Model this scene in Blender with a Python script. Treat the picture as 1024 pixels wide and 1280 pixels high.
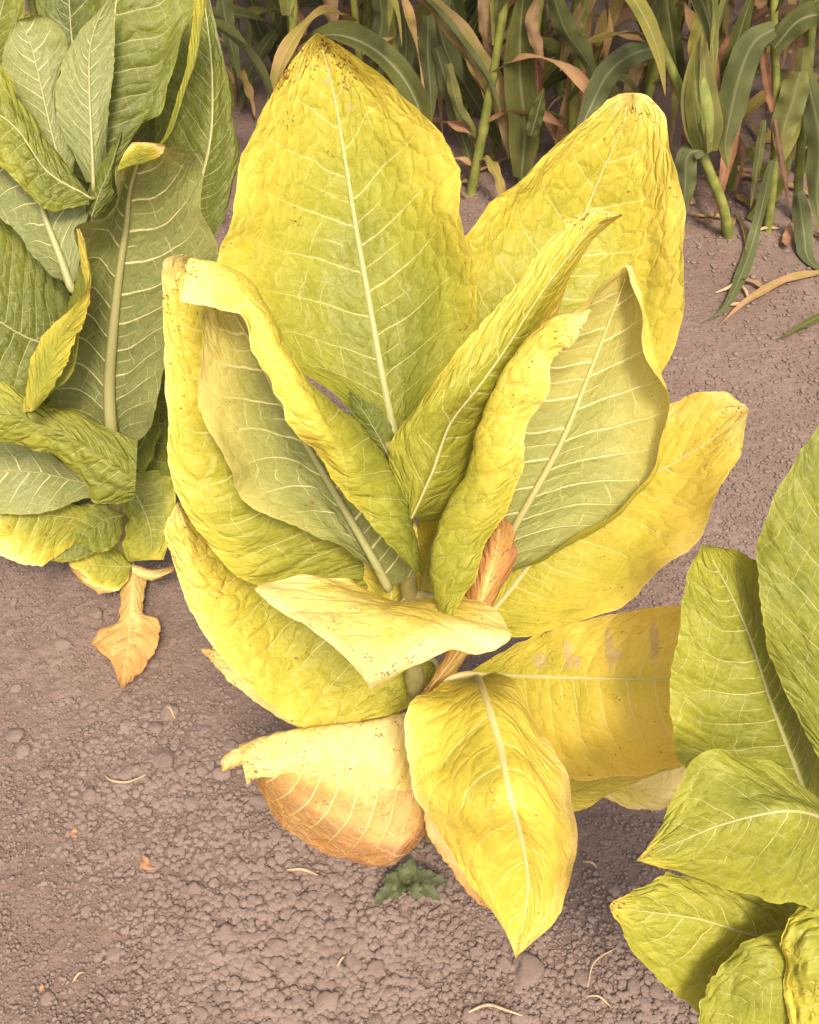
import bpy, math, random
import numpy as np

# ------------------------------------------------------------------ scene, camera, light
for o in list(bpy.data.objects):
    bpy.data.objects.remove(o)
S = bpy.context.scene
COL = S.collection
R = math.radians
rng = np.random.default_rng(11)
random.seed(7)

CAM = np.array([0.0, 0.0, 1.5]); PITCH = R(46); FPX = 1351.0
FW = np.array([0, math.cos(PITCH), -math.sin(PITCH)])
UP = np.array([0, math.sin(PITCH), math.cos(PITCH)])
RT = np.array([1.0, 0, 0])
cd = bpy.data.cameras.new('camera'); cam = bpy.data.objects.new('camera', cd); COL.objects.link(cam)
cam.location = CAM; cam.rotation_euler = (R(90) - PITCH, 0, 0)
cd.sensor_fit = 'VERTICAL'; cd.sensor_height = 24; cd.lens = 24 * FPX / 1280
cd.clip_start = 0.02; cd.clip_end = 500
S.camera = cam

SUN_EL, SUN_AZ = 53.0, 12.0            # from behind the camera, a little to its right
w = bpy.data.worlds.new('World'); S.world = w; w.use_nodes = True
nt = w.node_tree
bgn = nt.nodes['Background']
sky = nt.nodes.new('ShaderNodeTexSky'); sky.sky_type = 'NISHITA'; sky.sun_disc = False
sky.sun_elevation = R(SUN_EL); sky.sun_rotation = R(180 - SUN_AZ)
sky.air_density = 1.0; sky.dust_density = 6.0; sky.ozone_density = 0.6
hs = nt.nodes.new('ShaderNodeHueSaturation'); hs.inputs['Saturation'].default_value = .55
nt.links.new(sky.outputs[0], hs.inputs['Color']); nt.links.new(hs.outputs[0], bgn.inputs[0]); bgn.inputs[1].default_value = 0.092
sd = bpy.data.lights.new('sun', 'SUN'); sun = bpy.data.objects.new('sun', sd); COL.objects.link(sun)
sd.energy = 1.5; sd.angle = R(10); sd.color = (1.0, 0.88, 0.70)
sun.rotation_euler = (R(90 - SUN_EL), 0, R(SUN_AZ)); sun.location = (0.4, -3, 4)
S.view_settings.view_transform = 'Standard'; S.view_settings.look = 'None'
S.view_settings.gamma = 1; S.view_settings.use_curve_mapping = False
S.view_settings.exposure = 1.48
S.cycles.max_bounces = 6; S.cycles.diffuse_bounces = 3; S.cycles.glossy_bounces = 2; S.cycles.transmission_bounces = 3

# ------------------------------------------------------------------ helpers
def P(x, y, d):
    return CAM + d * (FW + (x - 512) / FPX * RT + (640 - y) / FPX * UP)

def PY(x, y, Y):                       # pixel -> point on the upright plane at distance Y
    r = FW + (x - 512) / FPX * RT + (640 - y) / FPX * UP
    p = CAM + r * (Y / r[1])
    if p[2] < 0.004:
        p = CAM + r * ((1.5 - 0.004) / -r[2])
    return p

def PG(x, y, z=0.0):                   # pixel -> point on the ground
    r = FW + (x - 512) / FPX * RT + (640 - y) / FPX * UP
    return CAM + r * ((1.5 - z) / -r[2])

def _hash(i, j, k):
    n = (i * 374761393 + j * 668265263 + k * 2147483647) & 0xffffffff
    n = ((n ^ (n >> 13)) * 1274126177) & 0xffffffff
    n = n ^ (n >> 16)
    return (n & 0xffffff) / float(0xffffff)

def noise(x, y, z=0.0):                # value noise 0..1, vectorised
    x, y = np.broadcast_arrays(np.asarray(x, float), np.asarray(y, float)); z = np.zeros_like(x) + z
    i, j, k = [np.floor(a).astype(np.int64) for a in (x, y, z)]
    f, g, h = x - i, y - j, z - k
    f, g, h = [t * t * (3 - 2 * t) for t in (f, g, h)]
    r = 0
    for a in (0, 1):
        for b in (0, 1):
            for c in (0, 1):
                wt = (f if a else 1 - f) * (g if b else 1 - g) * (h if c else 1 - h)
                r = r + wt * _hash(i + a, j + b, k + c)
    return r

def fbm(x, y, z=0.0, o=4):
    r = 0; a = .5
    for q in range(o):
        r = r + a * noise(x * 2 ** q, y * 2 ** q, z + 7.3 * q); a *= .5
    return r

def sstep(a, b, x):
    t = np.clip((x - a) / (b - a), 0, 1); return t * t * (3 - 2 * t)

def fill(pts):                         # (x,y) points take their depth from the neighbours that give one
    pts = [tuple(p) for p in pts]
    idx = [i for i, p in enumerate(pts) if len(p) == 3]
    ds = np.interp(range(len(pts)), idx, [pts[i][2] for i in idx])
    return [(p[0], p[1], ds[i]) for i, p in enumerate(pts)]

def resample(pts, n):                  # Catmull-Rom through pts, n samples evenly spaced along it
    p = np.asarray(pts, float)
    if len(p) == 2:
        return p[0] + (p[1] - p[0]) * np.linspace(0, 1, n)[:, None]
    q = np.vstack([2 * p[0] - p[1], p, 2 * p[-1] - p[-2]])
    out = []
    t = np.linspace(0, 1, 16, endpoint=False)[:, None]
    for i in range(1, len(q) - 2):
        a, b, c, d = q[i - 1], q[i], q[i + 1], q[i + 2]
        l0, l1, l2 = [max(np.linalg.norm(e), 1e-6) for e in (b - a, c - b, d - c)]
        m1 = ((b - a) / l0 + ((c - a) / (l0 + l1)) * 0 + (c - b) / l1) * .5 * l1
        m2 = ((c - b) / l1 + (d - c) / l2) * .5 * l1
        h = [2 * t**3 - 3 * t**2 + 1, t**3 - 2 * t**2 + t, -2 * t**3 + 3 * t**2, t**3 - t**2]
        out.append(h[0] * b + h[1] * m1 + h[2] * c + h[3] * m2)
    out = np.vstack(out + [p[-1:]])
    s = np.r_[0, np.cumsum(np.linalg.norm(np.diff(out, axis=0), axis=1))]
    tt = np.linspace(0, s[-1], n)
    return np.stack([np.interp(tt, s, out[:, c]) for c in range(3)], 1)

def worley(x, y, seed, both=False):                # distance to the nearest lump centre, and that lump's random number
    i, j = np.floor(x).astype(np.int64), np.floor(y).astype(np.int64)
    best = np.full(x.shape, 9.0); sec = best.copy(); idn = np.zeros(x.shape)
    for a in (-1, 0, 1):
        for b in (-1, 0, 1):
            ci, cj = i + a, j + b
            px = ci + .15 + .7 * _hash(ci, cj, np.int64(seed)); py = cj + .15 + .7 * _hash(ci, cj, np.int64(seed + 1))
            r_ = _hash(ci, cj, np.int64(seed + 2))
            d_ = np.hypot(x - px, y - py) / (.45 + .75 * r_)
            sec = np.minimum(sec, np.maximum(best, d_)); m_ = d_ < best; best = np.where(m_, d_, best); idn = np.where(m_, r_, idn)
    return (best, idn, sec) if both else (best, idn)

def mesh_from(name, V, F4, mats, attrs=None, uv=None, smooth=True, mat_idx=None):
    me = bpy.data.meshes.new(name)
    V = np.asarray(V, np.float32); F4 = np.asarray(F4, np.int32)
    k = F4.shape[1]
    me.vertices.add(len(V)); me.vertices.foreach_set('co', V.ravel())
    me.loops.add(F4.size); me.loops.foreach_set('vertex_index', F4.ravel())
    me.polygons.add(len(F4)); me.polygons.foreach_set('loop_start', np.arange(0, F4.size, k, dtype=np.int32))
    me.polygons.foreach_set('loop_total', np.full(len(F4), k, np.int32))
    me.polygons.foreach_set('use_smooth', np.full(len(F4), smooth, bool))
    for m in (mats if isinstance(mats, (list, tuple)) else [mats]):
        me.materials.append(m)
    if uv is not None:
        l = me.uv_layers.new(name='UVMap'); l.data.foreach_set('uv', np.asarray(uv, np.float32)[F4.ravel()].ravel())
    for n, a in (attrs or {}).items():
        at = me.attributes.new(n, 'FLOAT', 'POINT'); at.data.foreach_set('value', np.asarray(a, np.float32).ravel())
    me.update(calc_edges=True)
    return me

def grid_faces(nv, nu, flip=False, wrap=False):
    i = np.arange(nv - 1)[:, None] * nu; j = np.arange(nu if wrap else nu - 1)[None, :]
    j2 = (j + 1) % nu
    f = np.stack([i + j, i + j2, i + nu + j2, i + nu + j], -1).reshape(-1, 4)
    return f[:, ::-1] if flip else f

def link(name, me, parent=None, **props):
    o = bpy.data.objects.new(name, me); COL.objects.link(o)
    if parent is not None: o.parent = parent
    for k, v in props.items(): o[k] = v
    return o

def thing(name, label, cat, loc, group=None):
    o = bpy.data.objects.new(name, None); COL.objects.link(o); o.empty_display_size = .05
    o.location = loc; o['label'] = label; o['category'] = cat
    if group: o['group'] = group
    return o

def tube(path, radii, seg=8, cap=True):
    path = np.asarray(path, float); n = len(path)
    radii = np.broadcast_to(np.asarray(radii, float), (n,))
    T = np.gradient(path, axis=0); T /= np.linalg.norm(T, axis=1)[:, None] + 1e-9
    ref = np.array([0.31, -.8, .5]); ref = ref / np.linalg.norm(ref)
    A = np.cross(T, ref); A /= np.linalg.norm(A, axis=1)[:, None] + 1e-9
    B = np.cross(T, A)
    th = np.linspace(0, 2 * np.pi, seg, endpoint=False)
    V = path[:, None] + radii[:, None, None] * (np.cos(th)[None, :, None] * A[:, None] + np.sin(th)[None, :, None] * B[:, None])
    V = V.reshape(-1, 3); F = grid_faces(n, seg, wrap=True)
    if cap:
        V = np.vstack([V, path[:1], path[-1:]]); a, b = len(V) - 2, len(V) - 1
        j = np.arange(seg); j2 = (j + 1) % seg
        c1 = np.stack([np.full(seg, a), j2, j, np.full(seg, a)], 1)
        # caps written as thin quads
        c1 = np.stack([np.full(seg, a), j2, (j2 + 0), j], 1)[:, [0, 1, 3, 3]]
        c2 = np.stack([np.full(seg, b), (n - 1) * seg + j, (n - 1) * seg + j2], 1)
        return V, F, np.stack([np.full(seg, a), j2, j], 1), c2
    return V, F, None, None

def tube_mesh(name, path, radii, mat, seg=8, origin=(0, 0, 0), attrs=None):
    V, F, c1, c2 = tube(path, radii, seg)
    me = bpy.data.meshes.new(name)
    me.from_pydata((V - np.asarray(origin)).tolist(), [], F.tolist() + c1.tolist() + c2.tolist())
    me.polygons.foreach_set('use_smooth', [True] * len(me.polygons))
    me.materials.append(mat)
    for n, a in (attrs or {}).items():
        at = me.attributes.new(n, 'FLOAT', 'POINT'); at.data.foreach_set('value', np.full(len(V), a, np.float32) if np.isscalar(a) else a)
    me.update()
    return me

# ------------------------------------------------------------------ materials
class NB:                              # tiny node-building helper
    def __init__(s, name):
        s.m = bpy.data.materials.new(name); s.m.use_nodes = True
        s.t = s.m.node_tree; s.n = s.t.nodes; s.p = s.n['Principled BSDF']; s.out = s.n['Material Output']
    def set(s, sock, v):
        if hasattr(v, 'is_linked') or isinstance(v, bpy.types.NodeSocket): s.t.links.new(v, sock)
        elif isinstance(v, tuple) and len(v) == 3 and sock.type == 'RGBA': sock.default_value = (*v, 1)
        else: sock.default_value = v
    def math(s, op, a, b=0.0, c=0.0, clamp=False):
        n = s.n.new('ShaderNodeMath'); n.operation = op; n.use_clamp = clamp
        s.set(n.inputs[0], a); s.set(n.inputs[1], b); s.set(n.inputs[2], c); return n.outputs[0]
    def rng(s, v, a, b, c=0.0, d=1.0, smooth=True):
        n = s.n.new('ShaderNodeMapRange'); n.interpolation_type = 'SMOOTHSTEP' if smooth else 'LINEAR'
        s.set(n.inputs[0], v); 
        for i, q in enumerate((a, b, c, d)): s.set(n.inputs[i + 1], q)
        return n.outputs[0]
    def mix(s, f, a, b, blend='MIX'):
        n = s.n.new('ShaderNodeMix'); n.data_type = 'RGBA'; n.blend_type = blend
        s.set(n.inputs[0], f); s.set(n.inputs[6], a); s.set(n.inputs[7], b); return n.outputs[2]
    def attr(s, name):
        n = s.n.new('ShaderNodeAttribute'); n.attribute_name = name; return n.outputs['Fac']
    def noise(s, vec, scale, detail=3.0, rough=.55, dist=0.0):
        n = s.n.new('ShaderNodeTexNoise'); 
        if vec is not None: s.set(n.inputs['Vector'], vec)
        n.inputs['Scale'].default_value = scale; n.inputs['Detail'].default_value = detail
        n.inputs['Roughness'].default_value = rough; n.inputs['Distortion'].default_value = dist
        return n.outputs['Fac']
    def vor(s, vec, scale, feat='F1', out='Distance', rnd=1.0):
        n = s.n.new('ShaderNodeTexVoronoi'); n.feature = feat
        s.set(n.inputs['Vector'], vec); n.inputs['Scale'].default_value = scale; n.inputs['Randomness'].default_value = rnd
        return n.outputs[out]
    def ramp(s, f, stops):
        n = s.n.new('ShaderNodeValToRGB'); s.set(n.inputs[0], f); e = n.color_ramp.elements
        while len(e) < len(stops): e.new(.5)
        for q, (p, c) in zip(e, stops): q.position = p; q.color = (*c, 1)
        return n.outputs[0]
    def bump(s, h, dist, strength=1.0):
        n = s.n.new('ShaderNodeBump'); n.inputs['Strength'].default_value = strength
        n.inputs['Distance'].default_value = dist; s.set(n.inputs['Height'], h); return n.outputs[0]
    def xyz(s, x, y, z):
        n = s.n.new('ShaderNodeCombineXYZ')
        for i, q in enumerate((x, y, z)): s.set(n.inputs[i], q)
        return n.outputs[0]
    def coord(s, which='Object'):
        return s.n.new('ShaderNodeTexCoord').outputs[which]

LEAF_RAMP = [(0.0, (.045, .060, .010)), (.18, (.140, .155, .016)), (.34, (.310, .295, .028)), (.45, (.50, .410, .042)),
             (.55, (.71, .535, .085)), (.635, (.86, .69, .27)), (.74, (.62, .35, .095)), (.85, (.40, .170, .055)), (1.0, (.20, .080, .030))]

def leaf_material():
    b = NB('tobacco_leaf')
    ph0, ripe, speck, dead = b.attr('phase'), b.attr('ripe'), b.attr('speck'), b.attr('dead')
    uvn = b.n.new('ShaderNodeUVMap'); uvn.uv_map = 'UVMap'
    sp = b.n.new('ShaderNodeSeparateXYZ'); b.t.links.new(uvn.outputs[0], sp.inputs[0])
    u = b.math('MULTIPLY_ADD', sp.outputs[0], 2.0, -1.0); au = b.math('ABSOLUTE', u)
    back = b.n.new('ShaderNodeNewGeometry').outputs['Backfacing']
    oc = b.coord('Object')
    wob = b.noise(b.xyz(b.math('MULTIPLY', u, 5.0), b.math('MULTIPLY', ph0, 1.3), 0.0), 1.0, 3.0)
    ph = b.math('MULTIPLY_ADD', b.math('SUBTRACT', wob, .5), .11, ph0)
    # lateral veins, the finer ones between them, and their outward branches
    def line(p, wd):
        f = b.math('FRACT', p)
        dd = b.math('SUBTRACT', .5, b.math('ABSOLUTE', b.math('SUBTRACT', f, .5)))
        return b.math('SUBTRACT', 1.0, b.rng(dd, 0.0, wd))
    wv = b.math('MULTIPLY_ADD', au, -.030, .040)
    wv = b.math('MULTIPLY', wv, b.math('MULTIPLY_ADD', back, .6, 1.0))
    vein = b.math('MULTIPLY', line(ph, wv), b.rng(au, 1.0, .5))
    brk = b.noise(b.xyz(b.math('MULTIPLY', u, 3.0), b.math('MULTIPLY', ph, 1.0), 4.0), 1.0, 1.0)
    minor = b.math('MULTIPLY', line(b.math('ADD', ph, .5), .030), b.math('MULTIPLY', b.rng(au, .52, .15), b.rng(brk, .42, .58)))
    ph2 = b.math('MULTIPLY_ADD', au, 6.0, b.math('MULTIPLY_ADD', b.noise(b.xyz(b.math('MULTIPLY', u, 2.0), b.math('MULTIPLY', ph, 1.7), 7.0), 1.0, 1.0), .7, b.math('MULTIPLY', ph, .8)))
    cross = b.math('MULTIPLY', line(ph2, .045), b.math('MULTIPLY', b.rng(au, .14, .32), b.rng(brk, .40, .62)))
    fine = b.math('MAXIMUM', b.math('MULTIPLY', minor, .7), b.math('MULTIPLY', cross, .5))
    # veinlets between them
    vec = b.xyz(b.math('MULTIPLY', u, b.attr('cu')), b.math('MULTIPLY', ph, b.attr('cv')), 0.0)
    nz = b.n.new('ShaderNodeTexNoise'); b.set(nz.inputs['Vector'], vec); nz.inputs['Scale'].default_value = 1.5
    vadd = b.n.new('ShaderNodeVectorMath'); vadd.operation = 'MULTIPLY_ADD'
    b.set(vadd.inputs[0], nz.outputs['Color']); vadd.inputs[1].default_value = (.7, .7, .7); b.set(vadd.inputs[2], vec)
    vec = vadd.outputs[0]
    e2 = b.vor(vec, 3.1, 'DISTANCE_TO_EDGE'); net2 = b.math('SUBTRACT', 1.0, b.rng(e2, 0.0, .11))
    # colour
    mott = b.noise(oc, 26.0, 5.0, .6)
    r2 = b.math('MULTIPLY_ADD', b.math('SUBTRACT', mott, .5), .26, ripe)
    r2 = b.math('MULTIPLY_ADD', b.math('SUBTRACT', b.noise(oc, 160.0, 3.0, .6), .5), .22, r2)
    base = b.ramp(b.math('DIVIDE', r2, 2.0), LEAF_RAMP)
    base = b.mix(b.attr('gold'), base, (.86, .53, .065))
    under = b.mix(b.rng(ripe, 1.05, 1.4, .55, .05), base, b.mix(b.rng(ripe, .45, 1.15), (.235, .255, .105), (.50, .46, .18)))
    base2 = b.mix(back, base, under)
    vcol = b.mix(b.math('MULTIPLY_ADD', back, .3, .55), base2, (.88, .76, .38))
    vs = b.math('MULTIPLY', b.math('MAXIMUM', vein, fine), b.math('MULTIPLY_ADD', back, .22, .72))
    c = b.mix(vs, base2, vcol)
    c = b.mix(b.math('MULTIPLY', net2, .10), c, vcol)
    # brown flecks
    sv = b.noise(oc, 330.0, 2.0, .5); sv2 = b.noise(oc, 38.0, 3.0, .6)
    sx = b.math('ADD', b.math('MULTIPLY', sv, .62), b.math('MULTIPLY', sv2, .5))
    sm = b.rng(b.math('ADD', sx, b.math('MULTIPLY', speck, .16)), .735, .775)
    sc = b.mix(b.noise(oc, 90.0), (.30, .10, .035), (.13, .045, .03))
    c = b.mix(b.math('MULTIPLY', sm, .85), c, sc)
    # dead, papery patches
    dm = b.rng(b.math('ADD', dead, b.math('MULTIPLY', b.math('SUBTRACT', b.noise(oc, 260.0, 5.0, .7), .5), 1.5)), .46, .58)
    c = b.mix(b.math('MULTIPLY', dm, .5), c, b.mix(b.noise(oc, 60.0, 3.0), (.66, .50, .36), (.27, .12, .06)))
    # relief
    e1 = b.vor(vec, 1.0, 'DISTANCE_TO_EDGE'); f1 = b.math('SUBTRACT', .55, b.math('MULTIPLY_ADD', b.rng(e1, 0.0, .30), .45, b.math('MULTIPLY', b.rng(e1, 0.0, .06), .10))); f2 = b.vor(vec, 3.1, 'F1')
    h = b.math('MULTIPLY', b.math('MULTIPLY', f1, -1.2), b.attr('crk'))
    h = b.math('MULTIPLY_ADD', f2, -.07, h)
    h = b.math('MULTIPLY_ADD', b.math('MAXIMUM', vein, b.math('MULTIPLY', fine, .8)), b.math('MULTIPLY_ADD', back, -.16, -.10), h)
    h = b.math('MULTIPLY_ADD', b.noise(oc, 420.0, 2.0), .05, h)
    h = b.math('MULTIPLY', h, b.math('MULTIPLY_ADD', back, -1.6, 1.0))
    bp = b.bump(h, .0034, .9)
    p = b.p
    b.set(p.inputs['Base Color'], c); b.set(p.inputs['Normal'], bp)
    b.set(p.inputs['Roughness'], b.math('MULTIPLY_ADD', mott, .25, .40)); p.inputs['Specular IOR Level'].default_value = .32
    tr = b.n.new('ShaderNodeBsdfTranslucent'); b.set(tr.inputs[0], b.mix(.5, c, (1.0, .85, .10), 'MULTIPLY')); b.set(tr.inputs[1], bp)
    mx = b.n.new('ShaderNodeMixShader'); mx.inputs[0].default_value = .24
    b.t.links.new(p.outputs[0], mx.inputs[1]); b.t.links.new(tr.outputs[0], mx.inputs[2])
    b.t.links.new(mx.outputs[0], b.out.inputs[0])
    return b.m

def rib_material():
    b = NB('leaf_rib'); ripe = b.attr('ripe'); oc = b.coord()
    c = b.ramp(b.math('DIVIDE', ripe, 2.0), [(0, (.18, .19, .075)), (.30, (.33, .31, .12)), (.52, (.66, .53, .20)), (.75, (.58, .38, .17)), (1, (.28, .13, .06))])
    c = b.mix(b.math('MULTIPLY', b.noise(oc, 120.0), .5), c, b.mix(.35, c, (.3, .22, .1)))
    b.set(b.p.inputs['Base Color'], c); b.p.inputs['Roughness'].default_value = .5
    b.p.inputs['Subsurface Weight'].default_value = 0.0
    b.set(b.p.inputs['Normal'], b.bump(b.noise(oc, 300.0), .001, .5))
    return b.m

def stalk_material(name, c1, c2, scale=60.0):
    b = NB(name); oc = b.coord()
    n = b.noise(oc, scale, 4.0)
    b.set(b.p.inputs['Base Color'], b.mix(b.rng(n, .35, .7), c1, c2)); b.p.inputs['Roughness'].default_value = .55
    b.set(b.p.inputs['Normal'], b.bump(b.noise(oc, scale * 5), .001, .6))
    return b.m

def corn_leaf_material():
    b = NB('corn_leaf'); ripe = b.attr('ripe'); oc = b.coord()
    uvn = b.n.new('ShaderNodeUVMap'); uvn.uv_map = 'UVMap'
    sp = b.n.new('ShaderNodeSeparateXYZ'); b.t.links.new(uvn.outputs[0], sp.inputs[0])
    u = b.math('MULTIPLY_ADD', sp.outputs[0], 2.0, -1.0); au = b.math('ABSOLUTE', u)
    n = b.noise(oc, 14.0, 5.0, .65)
    r2 = b.math('MULTIPLY_ADD', b.math('SUBTRACT', n, .5), .9, ripe)
    r2 = b.math('MULTIPLY_ADD', b.math('POWER', au, 4.0), .18, r2)
    c = b.ramp(b.math('DIVIDE', r2, 2.0), [(0, (.045, .052, .014)), (.28, (.105, .105, .022)), (.45, (.21, .185, .034)), (.58, (.27, .19, .045)),
                                            (.70, (.38, .22, .105)), (.85, (.30, .14, .075)), (1, (.15, .042, .03))])
    st = b.noise(b.xyz(b.math('MULTIPLY', u, 14.0), b.math('MULTIPLY', sp.outputs[1], 1.2), ripe), 1.6, 2.0)
    c = b.mix(b.rng(st, .35, .75, 0.0, .32), c, b.mix(.5, c, (.26, .25, .13)))
    mid = b.math('SUBTRACT', 1.0, b.rng(au, .03, .13))
    c = b.mix(b.math('MULTIPLY', mid, .55), c, b.mix(.5, c, (.42, .38, .22)))
    back = b.n.new('ShaderNodeNewGeometry').outputs['Backfacing']
    c = b.mix(b.math('MULTIPLY', back, .35), c, b.mix(.5, c, (.25, .28, .15)))
    h = b.math('ADD', b.math('MULTIPLY', st, .5), b.math('MULTIPLY', b.noise(oc, 60.0), .4))
    bp = b.bump(h, .003, .6)
    b.set(b.p.inputs['Base Color'], c); b.set(b.p.inputs['Normal'], bp); b.p.inputs['Roughness'].default_value = .62
    b.p.inputs['Specular IOR Level'].default_value = .16
    tr = b.n.new('ShaderNodeBsdfTranslucent'); b.set(tr.inputs[0], c)
    mx = b.n.new('ShaderNodeMixShader'); mx.inputs[0].default_value = .2
    b.t.links.new(b.p.outputs[0], mx.inputs[1]); b.t.links.new(tr.outputs[0], mx.inputs[2]); b.t.links.new(mx.outputs[0], b.out.inputs[0])
    return b.m

def soil_material():
    b = NB('soil'); g = b.n.new('ShaderNodeNewGeometry').outputs['Position']
    n1 = b.noise(g, 2.2, 5.0, .6); n2 = b.noise(g, 45.0, 6.0, .7); n3 = b.noise(g, 300.0, 4.0, .7)
    c = b.mix(b.rng(n1, .35, .68), (.172, .114, .091), (.218, .154, .125))
    c = b.mix(b.rng(n2, .3, .72, 0.0, .6), c, (.132, .090, .071))
    c = b.mix(b.rng(n3, .55, .8, 0.0, .35), c, (.36, .27, .22))
    b.set(b.p.inputs['Base Color'], c); b.p.inputs['Roughness'].default_value = .95; b.p.inputs['Specular IOR Level'].default_value = .1
    v = b.vor(g, 95.0, 'F1'); v2 = b.vor(g, 240.0, 'F1')
    h = b.math('MULTIPLY_ADD', v, -.9, b.math('MULTIPLY_ADD', v2, -.5, b.math('MULTIPLY', n2, .3)))
    h = b.math('MULTIPLY_ADD', n3, .25, h)
    b.set(b.p.inputs['Normal'], b.bump(h, .0035, .7))
    return b.m

def clod_material():
    b = NB('soil_clod'); g = b.n.new('ShaderNodeNewGeometry').outputs['Position']
    oi = b.n.new('ShaderNodeObjectInfo').outputs['Random']
    n2 = b.noise(g, 90.0, 5.0, .65); n3 = b.noise(g, 420.0, 4.0, .7)
    c = b.mix(n2, (.168, .115, .094), (.230, .167, .139))
    c = b.mix(b.math('MULTIPLY', oi, .55), c, (.24, .175, .143))
    c = b.mix(b.rng(b.noise(g, 16.0, 3.0), .4, .7, 0.0, .35), c, (.135, .092, .073))
    c = b.mix(b.rng(n3, .5, .8, 0.0, .3), c, (.36, .27, .22))
    b.set(b.p.inputs['Base Color'], c); b.p.inputs['Roughness'].default_value = .95; b.p.inputs['Specular IOR Level'].default_value = .1
    b.set(b.p.inputs['Normal'], b.bump(b.math('ADD', n2, b.math('MULTIPLY', n3, .5)), .004, .7))
    return b.m

def plain(name, c1, c2, scale=80.0, rough=.7):
    b = NB(name); oc = b.coord(); n = b.noise(oc, scale, 4.0)
    b.set(b.p.inputs['Base Color'], b.mix(b.rng(n, .3, .7), c1, c2)); b.p.inputs['Roughness'].default_value = rough
    b.set(b.p.inputs['Normal'], b.bump(n, .002, .4)); return b.m

M_LEAF, M_RIB, M_CORN, M_SOIL, M_CLOD = leaf_material(), rib_material(), corn_leaf_material(), soil_material(), clod_material()
M_STALK = stalk_material('tobacco_stalk', (.17, .16, .05), (.30, .24, .09))
M_CSTALK = stalk_material('corn_stalk', (.13, .15, .025), (.24, .23, .05), 30.0)
M_CDRY = stalk_material('corn_sheath', (.34, .22, .09), (.24, .12, .06), 30.0)
M_HUSK = stalk_material('corn_husk', (.15, .18, .035), (.26, .27, .07), 25.0)
M_STRAW = plain('straw', (.50, .36, .20), (.38, .24, .13))
M_WEED = plain('weed_leaf', (.050, .060, .02), (.095, .10, .035), 90.0, .7)
M_SCRAP = plain('dead_leaf', (.36, .17, .07), (.24, .11, .06), 140.0)

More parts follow.
